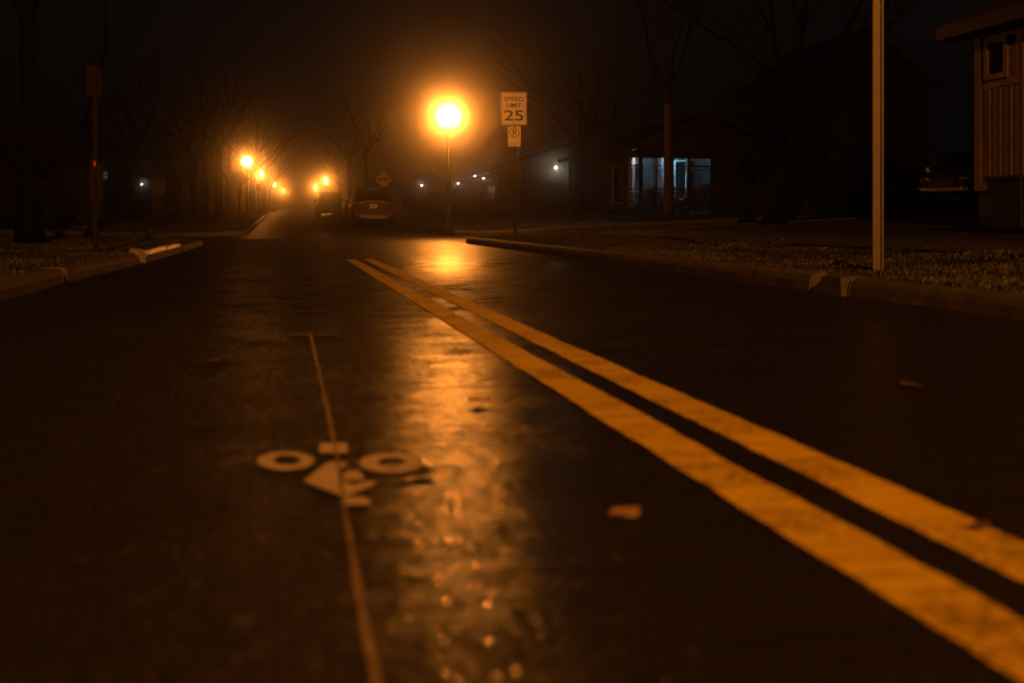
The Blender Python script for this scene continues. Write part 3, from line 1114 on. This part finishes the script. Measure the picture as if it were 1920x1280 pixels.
def gable_house(name, lab, loc, rz, w, dp, wall_h, roof_h, wallm='clap', ov=0.4, front_gable=True, group=None):
    """front wall in the local plane y=0 facing -y, x from 0 to w"""
    o = thing(name, lab, 'house', loc, rz, group)
    if front_gable:
        MB().prism([(0, -.8), (w, -.8), (w, wall_h), (w / 2, wall_h + roof_h), (0, wall_h)], 'y', 0, dp).build('wall', M[wallm], o)
        sl = math.hypot(w / 2, roof_h)
        e = ov * roof_h / (w / 2)
        MB().prism([(-ov, wall_h - e + .02), (w / 2, wall_h + roof_h + .02), (w + ov, wall_h - e + .02), (w + ov, wall_h - e + .16), (w / 2, wall_h + roof_h + .18), (-ov, wall_h - e + .16)], 'y', -ov, dp + ov).build('roof', M['shingle'], o)
        MB().prism([(-ov, wall_h - e - .06), (w / 2, wall_h + roof_h - .06), (w + ov, wall_h - e - .06), (w + ov, wall_h - e + .14), (w / 2, wall_h + roof_h + .14), (-ov, wall_h - e + .14)], 'y', -ov - .05, -ov - .004).build('fascia', M['dimtrim'], o)
    else:
        MB().prism([(0, -.8), (dp, -.8), (dp, wall_h), (dp / 2, wall_h + roof_h), (0, wall_h)], 'x', 0, w).build('wall', M[wallm], o)
        e = ov * roof_h / (dp / 2)
        MB().prism([(-ov, wall_h - e + .02), (dp / 2, wall_h + roof_h + .02), (dp + ov, wall_h - e + .02), (dp + ov, wall_h - e + .16), (dp / 2, wall_h + roof_h + .18), (-ov, wall_h - e + .16)], 'x', -ov, w + ov).build('roof', M['shingle'], o)
        MB().box(-ov, w + ov, -ov - .04, -ov - .003, wall_h - e - .04, wall_h - e + .15).build('fascia', M['dimtrim'], o)
    return o


# --- porch house with the cool light
DH = 50.0
x0, y0 = at(1172, DH)
zb = zpx(386, DH)                      # porch floor
ph = thing('porch_house', 'house with cool blue-white light inside its railed front porch', 'house', (x0, y0, zb), R(3))
PW, PD, PH_ = 8.0, 2.4, 2.45
MB().box(0.0, PW, PD, PD + 6, -1.2, 3.1).build('wall', M['porchwall'], ph)
MB().box(-.1, PW + .1, -.12, PD - .003, -.22, -.003).build('porch_floor', M['porchfloor'], ph)
MB().box(0, PW, -.02, .1, -1.2, -.225).build('porch_skirt', M['clapdark'], ph)
ap = 4.5
MB().prism([(-.5, 2.45), (ap, 4.3), (PW + .9, 2.5), (PW + .9, 2.68), (ap, 4.5), (-.5, 2.63)], 'y', -.5, PD + 6.4).build('roof', M['shingle'], ph)
MB().prism([(-.5, 2.36), (ap, 4.2), (PW + .9, 2.42), (PW + .9, 2.62), (ap, 4.42), (-.5, 2.56)], 'y', -.56, -.504).build('fascia', M['dimtrim'], ph)
MB().prism([(0.0, 2.40), (PW, 2.40), (PW, 2.5), (ap, 4.15), (0.0, 2.46)], 'y', -.10, -.02).build('gable_panel', M['clapdark'], ph)
MB().box(-.1, PW + .1, -.14, .06, 2.26, 2.455).build('porch_beam', M['clapdark'], ph)
MB().box(-.1, PW + .1, .065, PD - .003, 2.70, 2.76).build('porch_ceiling', M['porchwall'], ph)
for px_ in (0.05, 0.78, 2.35, 3.22, 4.42, PW - .1):
    MB().box(px_ - .08, px_ + .08, -.08, .055, 0, 2.258).build('porch_post', M['clapdark'], ph)
for a, c in ((0.135, 0.695), (0.865, 2.265), (2.435, 3.135), (3.305, 4.335)):
    rb = MB()
    for za_, zb_ in ((.74, .82), (.58, .63), (.20, .26), (.36, .40), (1.86, 1.92), (1.70, 1.74)):
        rb.box(a, c, -.03, .01, za_, zb_)
    rb.box((a + c) / 2 - .014, (a + c) / 2 + .014, -.022, .002, .19, 1.91)
    k = int((c - a) / .45)
    for i in range(1, k):
        xx = a + (c - a) * i / k
        rb.box(xx - .02, xx + .02, -.018, -.002, .26, .58)
    rb.build('railing', M['clapdark'], ph)
window(ph, 0.52, 1.05, .42, 1.7, PD, 'porchtrim', cross=True)
window(ph, 1.42, 1.72, .62, .78, PD, 'porchtrim', cross=False)
MB().box(.95, 1.10, PD - .9, PD - .004, 0, 2.69).build('pilaster', M['trim'], ph)
MB().box(2.66, 2.78, PD - .5, PD - .003, 0.1, 2.69).build('pilaster', M['porchtrim'], ph)
lt = MB()
for k in range(7):
    lt.box(1.15 + .14 * k, 1.17 + .14 * k, PD - .03, PD - .012, .1, .95)
    lt.box(1.12, 2.02, PD - .012, PD - .003, .16 + .12 * k, .18 + .12 * k)
lt.build('lattice', M['porchtrim'], ph)
dr = MB()
dr.box(3.40, 3.48, PD - .35, PD - .003, 0.32, 2.30)
dr.box(4.14, 4.20, PD - .35, PD - .003, 0.32, 2.30)
dr.box(3.482, 4.138, PD - .35, PD - .003, 2.23, 2.30)
dr.box(3.482, 4.138, PD - .35, PD - .003, 0.32, 0.38)
dof = dr.build('door_frame', M['trim'], ph)
MB().box(3.484, 4.136, PD - .03, PD - .002, 0.382, 2.228).build('door', M['clapdark'], dof)
window(ph, 4.36, 2.02, .22, .55, PD, 'trim', cross=False)
WHITEP = emit('white_ceiling_lamp', (0.72, 0.84, 1.0), 220.0)
CYAN = emit('cool_ceiling_lamp', (0.28, 0.76, 1.0), 300.0)
for lx, ly, gm in ((1.62, 1.2, WHITEP), (3.0, 1.25, CYAN)):
    f = MB().lathe([(.12, 2.698), (.12, 2.67), (.05, 2.65)], 14, lx, ly).build('ceiling_lamp', M['trim'], ph)
    MB().lathe([(.03, 2.44), (.09, 2.48), (.10, 2.55), (.06, 2.648)], 14, lx, ly).build('lamp_globe', gm, f)
for k in range(3):
    MB().box(5.0, 6.4, -.45 - .32 * k, -.125 - .32 * k if k else -.125, -.9, -.2 - .2 * k).build('step', M['walk'], ph)
MB().box(4.505, PW - .19, .07, PD - .004, -.002, 2.69).build('light_block_room', M['clapdark'], ph)  # closed room added to stop porch light spilling to the right
window(ph, 6.55, 1.25, .62, 1.9, .068, 'dimtrim', cross=False)

# --- second house, two storeys, hardly lit
DH2 = 52.5
x0, y0 = at(1505, DH2)
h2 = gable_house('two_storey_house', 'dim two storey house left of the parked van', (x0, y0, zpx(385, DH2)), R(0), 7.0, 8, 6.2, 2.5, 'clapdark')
for (wx, wz, ww, wh) in ((.9, 2.5, .8, 2.7), (3.8, 1.9, 2.8, 1.9), (1.4, 5.3, .8, 1.3), (5.0, 5.3, .9, 1.3)):
    window(h2, wx, wz, ww, wh, 0, 'dimtrim')
MB().box(5.9, 6.8, -.03, -.003, -.3, 2.1).build('door', M['dimtrim'], h2)

# --- third house between: upper gable windows behind the leaning trunk
# --- board and batten house at the right edge, wall parallel to the street
DR = 18.0
x1, y1 = at(1830, DR)
zg = zpx(430, DR)
bh = thing('batten_house', 'board and batten house at the right edge with small high window', 'house', (x1, y1, zg), R(-90))
# local: x runs towards the viewer (world -y), -y faces the street (world -x)
zf, zt = zpx(355, DR) - zg, zpx(62, DR) - zg
LW = 12.0
MB().box(0, LW, 0, 8, zf, zt).build('wall', M['siding'], bh)
MB().box(.03, LW - .03, .03, 7.97, -1.0, zf - .002).build('foundation', M['brick'], bh)
bt = MB()
z_mid = zpx(165, DR) - zg
k = 0
xx = 0.36
while xx < LW - .1:
    top = z_mid - .06 if xx < 1.05 else zt - .12
    bt.box(xx - .022, xx + .022, -.024, -.002, zf + .045, top)
    xx += 0.27
bt.build('battens', M['siding'], bh)
tb = MB()
tb.box(0, .16, -.03, -.0025, zf + .045, zt - .12)
tb.box(.162, 1.15, -.03, -.0025, z_mid - .055, z_mid)
tb.box(0.0, LW, -.04, -.002, zf - .03, zf + .042)
tb.box(0.0, LW, -.035, -.002, zt - .118, zt)
tb.build('trim_boards', M['siding'], bh)
wz = (zpx(88, DR) + zpx(150, DR)) / 2 - zg
window(bh, .55, wz, .40, zpx(88, DR) - zpx(150, DR) - .06, -.002, 'siding', cross=False)
MB().prism([(-.42, zt - .02), (4.0, zt + 2.2), (8.6, zt - .02), (8.6, zt + .16), (4.0, zt + 2.4), (-.42, zt + .16)], 'x', -.35, LW + .7).build('roof', M['shingle'], bh)
MB().box(-.36, LW + .71, -.52, -.423, zt - .10, zt + .12).build('gutter', M['dimtrim'], bh)
MB().box(-.32, LW + .68, -.418, -.042, zt - .10, zt - .05).build('soffit', M['siding'], bh)
# wheeled bin against it
x, y = at(1915, 15.2)
bn = thing('wheeled_bin', 'dark wheeled bin by the board and batten house', 'bin', (x, y, gz(x, y)), R(-80))
hb_ = zpx(328, 15.2) - gz(x, y)
MB().add([(sx * a, sy * c, z) for z, a, c in ((.06, .25, .27), (hb_ - .08, .31, .36)) for sx, sy in ((-1, -1), (1, -1), (1, 1), (-1, 1))],
         [(3, 2, 1, 0), (4, 5, 6, 7), (0, 1, 5, 4), (1, 2, 6, 5), (2, 3, 7, 6), (3, 0, 4, 7)]).build('bin_body', M['plastic'], bn, bevel=.02)
MB().prism([(-.39, hb_ - .078), (.41, hb_ - .078), (.41, hb_ - .03), (.1, hb_), (-.36, hb_ - .02)], 'x', -.33, .33).build('lid', M['plastic'], bn, bevel=.012)
MB().tube([(-.28, .43, hb_ - .12), (.28, .43, hb_ - .12)], [.015, .015], 8).build('handle', M['plastic'], bn)
for s in (-.24, .24):
    MB().tube([(s - .03, .3, .1), (s + .03, .3, .1)], [.1, .1], 14).build('wheel', M['tyre'], bn)

# --- houses further off with single lamps
WARMW = emit('warm_porch_lamp', (1.0, 0.62, 0.30), 60.0)
WHITEL = emit('white_porch_lamp', (1.0, 0.86, 0.62), 50.0)
WHITEB = emit('bright_porch_lamp', (1.0, 0.88, 0.66), 95.0)


def far_house(px, d, w, dp, wh, rh, lab, lights, rz=0, wallm='clapdark', wins=(), front=True):
    x, y = at(px, d)
    z = gz(x, y)
    o = gable_house('distant_house', lab, (x, y, z), rz, w, dp, wh, rh, wallm, front_gable=front, group='dim houses in the fog')
    cr, sr = math.cos(-rz), math.sin(-rz)
    for (lpx, lpy, rad, m) in lights:
        lx, ly = at(lpx, d - .5)
        ax, ay = lx - x, ly - y
        q = MB().lathe([(rad * .4, -rad), (rad, -rad * .3), (rad, rad * .3), (rad * .4, rad)], 12)
        lo = q.build('porch_lamp', m, o, smooth=True)
        lo.location = (ax * cr - ay * sr, -.75, zpx(lpy, d) - z)
        MB().box(-.03, .03, .03, .745, -.02, .02).build('bracket', M['lampmetal'], lo)
    for (wx, wz, ww, wh_, g) in wins:
        window(o, wx, wz, ww, wh_, 0, 'dimtrim', g)
    return o


def quiet(m):
    m.cycles.emission_sampling = 'NONE'
    return m


DIMWIN = quiet(emit('lit_window_dim', (1.0, 0.55, 0.25), 0.16))
COOLWIN = quiet(emit('lit_window_cool', (0.6, 0.85, 1.0), 0.06))
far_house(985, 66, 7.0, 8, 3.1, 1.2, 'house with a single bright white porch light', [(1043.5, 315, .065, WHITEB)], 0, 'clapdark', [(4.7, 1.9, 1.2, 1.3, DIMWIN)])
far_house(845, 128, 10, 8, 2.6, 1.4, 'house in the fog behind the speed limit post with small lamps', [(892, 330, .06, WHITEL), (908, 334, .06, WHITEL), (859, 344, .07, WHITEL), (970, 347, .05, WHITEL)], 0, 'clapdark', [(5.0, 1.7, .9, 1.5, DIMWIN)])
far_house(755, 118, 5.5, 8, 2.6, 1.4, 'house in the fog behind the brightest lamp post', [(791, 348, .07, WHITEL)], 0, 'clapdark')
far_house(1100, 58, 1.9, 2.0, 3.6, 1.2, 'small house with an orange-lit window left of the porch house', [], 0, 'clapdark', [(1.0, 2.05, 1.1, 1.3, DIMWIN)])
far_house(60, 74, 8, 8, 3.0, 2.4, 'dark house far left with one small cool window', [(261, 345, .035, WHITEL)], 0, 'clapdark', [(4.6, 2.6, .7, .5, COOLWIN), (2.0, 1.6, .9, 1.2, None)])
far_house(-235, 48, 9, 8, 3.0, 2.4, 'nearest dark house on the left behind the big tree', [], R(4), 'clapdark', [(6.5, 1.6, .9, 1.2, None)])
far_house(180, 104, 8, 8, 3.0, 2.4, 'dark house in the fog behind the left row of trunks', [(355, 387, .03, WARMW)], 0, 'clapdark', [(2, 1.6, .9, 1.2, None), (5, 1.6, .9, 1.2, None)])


# ------------------------------------------------------------------ vehicles
def car_body(st):
    """loft: each station = (yb, ybelt, yroof, zb, zbelt, zroof, wb, wbelt, wroof)"""
    rings = []
    for (yb, yl, yr, zb_, zl, zr, wb, wl, wr) in st:
        half = [(wb * .86, zb_, yb), (wb * .97, zb_ + .05, yb), (wb, zb_ + .18, yb + (yl - yb) * .3), (wb * 1.005, (zb_ + zl) / 2, yb + (yl - yb) * .6),
                (wl * 1.0, zl - .06, yl), (wl * .97, zl, yl), (wl * .5 + wr * .5, (zl + zr) / 2, (yl + yr) / 2), (wr * 1.02, zr - .06, yr), (wr * .92, zr - .015, yr), (wr * .5, zr, yr)]
        rings.append(half)
    b = MB()
    n = len(rings[0])
    for half in rings:
        b.v += [(x, y, z) for x, z, y in half] + [(-x, y, z) for x, z, y in half]
    for i in range(len(rings) - 1):
        o0, o1 = i * 2 * n, (i + 1) * 2 * n
        for j in range(n - 1):
            b.f.append((o0 + j, o1 + j, o1 + j + 1, o0 + j + 1))
            b.f.append((o0 + n + j, o0 + n + j + 1, o1 + n + j + 1, o1 + n + j))
        b.f.append((o0 + n - 1, o1 + n - 1, o1 + 2 * n - 1, o0 + 2 * n - 1))
        b.f.append((o0, o0 + n, o1 + n, o1))
    for o0, flip in ((0, False), ((len(rings) - 1) * 2 * n, True)):
        for j in range(n - 1):
            f = (o0 + j, o0 + j + 1, o0 + n + j + 1, o0 + n + j)
            b.f.append(f[::-1] if flip else f)
    return b


def wheel(parent, x, y, r=.34, w=.22):
    s = 1 if x > 0 else -1
    tb = MB()
    prof = [(r * .62, -w / 2), (r * .93, -w / 2), (r, -w * .35), (r, w * .35), (r * .93, w / 2), (r * .62, w / 2)]
    tb.lathe(prof, 24)
    wo = tb.build('wheel', M['tyre'], parent, smooth=True, loc=(x, y, r))
    wo.rotation_euler = (0, R(90), 0)
    rb = MB().lathe([(r * .6, w * .30), (r * .60, w * .42), (r * .3, w * .46), (r * .12, w * .52)], 20)
    rm = rb.build('rim', M['carsilver'], wo, smooth=True)
    if s < 0:
        rm.rotation_euler = (R(180), 0, 0)
    return wo


SUV = [(.02, .05, .52, .42, 1.06, 1.60, .78, .80, .58), (.06, .12, .62, .30, 1.07, 1.65, .88, .88, .64), (.35, .40, .85, .24, 1.06, 1.68, .92, .915, .67),
       (1.6, 1.6, 1.6, .22, 1.04, 1.70, .93, .92, .69), (2.5, 2.5, 2.4, .22, 1.02, 1.68, .93, .92, .68), (3.3, 3.3, 2.75, .22, 1.02, 1.60, .93, .91, .66),
       (3.45, 3.45, 3.5, .22, 1.0, 1.06, .93, .90, .72), (4.2, 4.15, 4.1, .24, .92, .96, .90, .86, .66), (4.50, 4.46, 4.42, .32, .80, .84, .80, .76, .58)]


def make_suv(name, lab, paint, detail=True, group='cars parked along the right kerb', hs=1.0):
    o = thing(name, lab, 'car', (0, 0, 0), 0, group)
    car_body(SUV).build('body', M[paint], o, smooth=True)
    # rear window on the sloped tailgate
    sl = lambda z: .05 + (.52 - .05) * (z - 1.06) / (1.54 - 1.06)
    za, zc = 1.12, 1.50
    xa, xc = .68, .54
    MB().add([(-xa, sl(za) - .02, za), (xa, sl(za) - .02, za), (xc, sl(zc) - .02, zc), (-xc, sl(zc) - .02, zc),
              (-xa, sl(za) + .03, za), (xa, sl(za) + .03, za), (xc, sl(zc) + .03, zc), (-xc, sl(zc) + .03, zc)],
             [(0, 1, 2, 3), (0, 4, 5, 1), (1, 5, 6, 2), (2, 6, 7, 3), (3, 7, 4, 0)]).build('rear_window', M['carglass'], o)
    for s in (-1, 1):
        for ya, yb_, yc, yd in ((.75, 1.55, 1.55, .98), (1.65, 2.45, 2.40, 1.65), (2.52, 3.22, 2.78, 2.50)):
            pts = [(.905 * s, ya, 1.10), (.905 * s, yb_, 1.09), (.715 * s, yc, 1.60), (.715 * s, yd, 1.60)]
            MB().add(pts + [(p[0] - .05 * s, p[1], p[2]) for p in pts], [(0, 1, 2, 3), (0, 4, 5, 1), (1, 5, 6, 2), (2, 6, 7, 3), (3, 7, 4, 0)]).build('side_window', M['carglass'], o)
        MB().box(min(s * .93, s * 1.09), max(s * .93, s * 1.09), 3.0, 3.1, 1.0, 1.15).build('mirror', M[paint], o, bevel=.02)
        MB().tube([(.60 * s, .75, 1.69), (.60 * s, .85, 1.735), (.60 * s, 2.3, 1.745), (.60 * s, 2.45, 1.69)], [.018] * 4, 6).build('roof_rail', M['chrome'], o)
        MB().tube([(.955 * s, .3, .98), (.955 * s, 3.2, .96)], [.010, .010], 6).build('side_trim', M['chrome'], o)
        for yy in (.80, 3.62):
            wheel(o, s * .84, yy)
        for yy in (1.25, 2.2):
            MB().box(min(s * .93, s * .965), max(s * .93, s * .965), yy, yy + .2, .86, .90).build('door_handle', M['chrome'], o)
    if detail:
        for s in (-1, 1):
            pts = [(.42 * s, .0, .97), (.80 * s, .02, .94), (.90 * s, .16, .95), (.90 * s, .16, 1.05), (.79 * s, .03, 1.06), (.42 * s, .01, 1.03)]
            tl = MB().add(pts + [(p[0] * .97, p[1] + .14, p[2]) for p in pts], [tuple(range(6)), tuple(range(11, 5, -1))] + [(i, (i + 1) % 6, 6 + (i + 1) % 6, 6 + i) for i in range(6)])
            tl.build('tail_light', M['tail'], o)
            MB().box(min(s * .66, s * .83), max(s * .66, s * .83), -.02, .06, .52, .68).build('reflector', M['tail'], o, bevel=.015)
            MB().tube([(s * .24, .012, .98), (s * .44, .0, .84)], [.014, .014], 6).build('crease_highlight', M['skid'], o)  # pale tube painted in as the highlight along the crease
            MB().tube([(s * .45, -.012, 1.005), (s * .87, .10, 1.0)], [.022, .016], 6).build('light_trim', M['lens'], o)  # pale colour stands in for the glints on the tail lights
        MB().tube([(-.44, -.02, 1.07), (0, -.035, 1.085), (.44, -.02, 1.07)], [.018] * 3, 8).build('chrome_bar', M['lens'], o)  # pale lens colour stands in for the reflection on the chrome
        pl = MB().box(-.16, .16, -.03, -.005, .80, .96).build('number_plate', M['plate'], o, bevel=.006)
        for s in (-1, 1):
            MB().box(s * .065 - .035, s * .065 + .035, -.0335, -.031, .85, .91).build('plate_mark', M['signback'], pl)
        MB().box(-.86, .86, -.05, .10, .40, .60).build('bumper', M['plastic'], o, bevel=.04)
        MB().prism([(-.62, .34), (.62, .34), (.56, .44), (.50, .47), (-.50, .47), (-.56, .44)], 'y', -.075, -.052).build('skid_plate', M['skid'], o, bevel=.01)
        MB().tube([(-.52, .52, 1.64), (0, .46, 1.655), (.52, .52, 1.64)], [.03, .035, .03], 8).build('spoiler', M[paint], o)
        MB().box(-.24, .24, .40, .43, 1.60, 1.625).build('high_brake_light', M['lens'], o)
        MB().box(-.10, .10, -.028, .0, .72, .75).build('handle', M['plastic'], o)
    else:
        for s in (-1, 1):
            MB().box(min(s * .66, s * .86), max(s * .66, s * .86), -.01, .15, .85, 1.05).build('tail_light', M['tail'], o, bevel=.02)
        MB().box(-.16, .16, -.02, .03, .76, .90).build('number_plate', M['plate'], o)
        MB().box(-.84, .84, -.04, .1, .38, .58).build('bumper', M['plastic'], o, bevel=.04)
    return o


def put(o, x, y, rz=0.0, s=1.0):
    o.location = (x, y, grade(y) + lateral(x) + 0.002)
    o.rotation_euler = (math.atan(0.012) if y > 33 and abs(rz) < 1 else 0, 0, rz)
    o.scale = (s, s, s)


suv = make_suv('parked_car', 'grey suv parked nearest on the right, its plate catching light', 'carpaint')
xa, ya = at(701, 47.6)
put(suv, xa, ya, 0, 1.02)
c2 = make_suv('parked_car', 'dark car parked directly ahead of the grey suv', 'carblack', False)
put(c2, xa + .05, ya + 6.6)


def make_pickup(lab):
    o = thing('parked_pickup', lab, 'pickup', (0, 0, 0), 0, 'cars parked along the right kerb')
    bed = [(.0, .0, .0, .5, 1.12, 1.16, .9, .9, .88), (.1, .08, .08, .42, 1.14, 1.18, .98, .97, .94), (1.9, 1.9, 1.9, .4, 1.14, 1.18, 1.0, .98, .95)]
    car_body(bed).build('bed', M['carblack'], o, smooth=True)
    cab = [(1.95, 1.95, 2.15, .4, 1.15, 1.84, 1.0, .97, .72), (2.2, 2.2, 2.4, .4, 1.15, 1.92, 1.0, .97, .76), (3.6, 3.6, 3.4, .4, 1.15, 1.92, 1.0, .97, .76), (4.2, 4.2, 3.7, .4, 1.14, 1.84, 1.0, .96, .74), (4.35, 4.3, 4.3, .4, 1.12, 1.2, 1.0, .95, .8), (5.4, 5.4, 5.3, .42, 1.08, 1.12, .97, .93, .75), (5.6, 5.6, 5.5, .5, 1.0, 1.04, .9, .86, .7)]
    car_body(cab).build('cab', M['carblack'], o, smooth=True)
    MB().add([(-.74, 1.97, 1.24), (.74, 1.97, 1.24), (.62, 2.13, 1.76), (-.62, 2.13, 1.76), (-.74, 2.02, 1.24), (.74, 2.02, 1.24), (.62, 2.18, 1.76), (-.62, 2.18, 1.76)],
             [(0, 1, 2, 3), (0, 4, 5, 1), (1, 5, 6, 2), (2, 6, 7, 3), (3, 7, 4, 0)]).build('rear_window', M['carglass'], o)
    for s in (-1, 1):
        MB().box(min(s * .82, s * .97), max(s * .82, s * .97), -.02, .1, .8, 1.1).build('tail_light', M['tail'], o, bevel=.015)
        MB().box(min(s * .98, s * 1.2), max(s * .98, s * 1.2), 3.95, 4.08, 1.12, 1.36).build('mirror', M['plastic'], o, bevel=.02)
        pts = [(.955 * s, 2.35, 1.22), (.955 * s, 3.95, 1.22), (.79 * s, 3.5, 1.8), (.79 * s, 2.45, 1.8)]
        MB().add(pts + [(p[0] - .06 * s, p[1], p[2]) for p in pts], [(0, 1, 2, 3), (0, 4, 5, 1), (1, 5, 6, 2), (2, 6, 7, 3), (3, 7, 4, 0)]).build('side_window', M['carglass'], o)
        for yy in (1.05, 4.65):
            wheel(o, s * .88, yy, .40, .26)
    MB().box(-.9, .9, -.16, .02, .50, .66).build('bumper', M['plastic'], o, bevel=.03)
    MB().box(-.16, .16, -.175, -.162, .52, .64).build('number_plate', M['plate'], o)
    return o


pk = make_pickup('dark pickup parked beyond the suvs against the glowing fog')
x, y = at(623, 78)
put(pk, x, y)
c3 = make_suv('parked_car', 'farthest parked car peeking out left of the pickup', 'carblack', False)
x, y = at(612, 97)
put(c3, x, y)

# van on the right, nose towards us
SUVV = [(a, b_, c, d, e, f * 1.08, g, h_, i) for a, b_, c, d, e, f, g, h_, i in SUV]
x, y = at(1790, 36)
vn = thing('parked_van', 'pale van parked nose out left of the board and batten house', 'van', (x, y, 0), R(121))
car_body([(0.02, .05, .2, .42, 1.1, 1.75, .85, .85, .7), (.1, .12, .3, .28, 1.1, 1.84, .95, .94, .76), (2.6, 2.6, 2.5, .24, 1.06, 1.86, .98, .96, .77), (3.55, 3.55, 2.9, .24, 1.04, 1.78, .98, .95, .74),
          (3.95, 3.95, 3.95, .24, 1.02, 1.08, .98, .93, .74), (4.5, 4.45, 4.38, .26, .88, .93, .94, .88, .66), (4.8, 4.74, 4.68, .36, .74, .78, .84, .78, .58)]).build('body', M['carsilver'], vn, smooth=True)
MB().add([(-.78, 3.90, 1.14), (.78, 3.90, 1.14), (.62, 3.09, 1.72), (-.62, 3.09, 1.72), (-.78, 3.84, 1.12), (.78, 3.84, 1.12), (.62, 3.03, 1.70), (-.62, 3.03, 1.70)],
         [(0, 1, 2, 3)[::-1], (0, 4, 5, 1), (1, 5, 6, 2), (2, 6, 7, 3), (3, 7, 4, 0)]).build('windscreen', M['carglass'], vn)
for s in (-1, 1):
    MB().add([(s * .50, 4.76, .66), (s * .84, 4.66, .68), (s * .86, 4.50, .84), (s * .52, 4.70, .80), (s * .50, 4.60, .66), (s * .82, 4.50, .68), (s * .82, 4.40, .84), (s * .52, 4.56, .80)],
             [(0, 1, 2, 3), (0, 4, 5, 1), (1, 5, 6, 2), (2, 6, 7, 3), (3, 7, 4, 0)]).build('headlight', M['lens'], vn)
    MB().lathe([(.05, 0), (.06, .03), (.03, .05)], 12).build('fog_light', M['lens'], vn, loc=(s * .62, 4.80, .46)).rotation_euler = (R(-90), 0, 0)
    MB().box(min(s * .98, s * 1.16), max(s * .98, s * 1.16), 3.5, 3.62, 1.05, 1.22).build('mirror', M['carsilver'], vn, bevel=.02)
    pts = [(.945 * s, 1.7, 1.14), (.945 * s, 3.5, 1.12), (.80 * s, 2.95, 1.70), (.80 * s, 1.7, 1.74)]
    MB().add(pts + [(p[0] - .06 * s, p[1], p[2]) for p in pts], [(0, 1, 2, 3), (0, 4, 5, 1), (1, 5, 6, 2), (2, 6, 7, 3), (3, 7, 4, 0)]).build('side_window', M['carglass'], vn)
    for yy in (.9, 3.85):
        wheel(vn, s * .88, yy, .35, .22)
gr = MB()
for k in range(3):
    gr.box(-.42, .42, 4.75, 4.80, .56 + .07 * k, .59 + .07 * k)
gr.build('grille', M['plastic'], vn)
MB().box(-.88, .88, 4.66, 4.84, .34, .52).build('bumper', M['carsilver'], vn, bevel=.04)
nx_, ny_ = at(1768, 35)
x, y = nx_ + 4.8 * .857, ny_ + 4.8 * .515
vn.location = (x, y, gz(x, y) - .01)


# ------------------------------------------------------------------ fog
b = MB().box(-86, 86, -50, 257, -1.2, 17)
hz = b.build('haze', None)
hm = bpy.data.materials.new('fog')
hm.use_nodes = True
n, l = hm.node_tree.nodes, hm.node_tree.links
n.remove(n['Principled BSDF'])
pv = n.new('ShaderNodeVolumePrincipled')
pv.inputs['Color'].default_value = (0.9, 0.9, 0.9, 1)
pv.inputs['Density'].default_value = 0.0095
pv.inputs['Anisotropy'].default_value = 0.989
l.new(pv.outputs['Volume'], n['Material Output'].inputs['Volume'])
hz.data.materials.clear()
hz.data.materials.append(hm)
hz.visible_shadow = True
tag(hz, 'thin night fog filling the street', 'fog', kind='stuff')
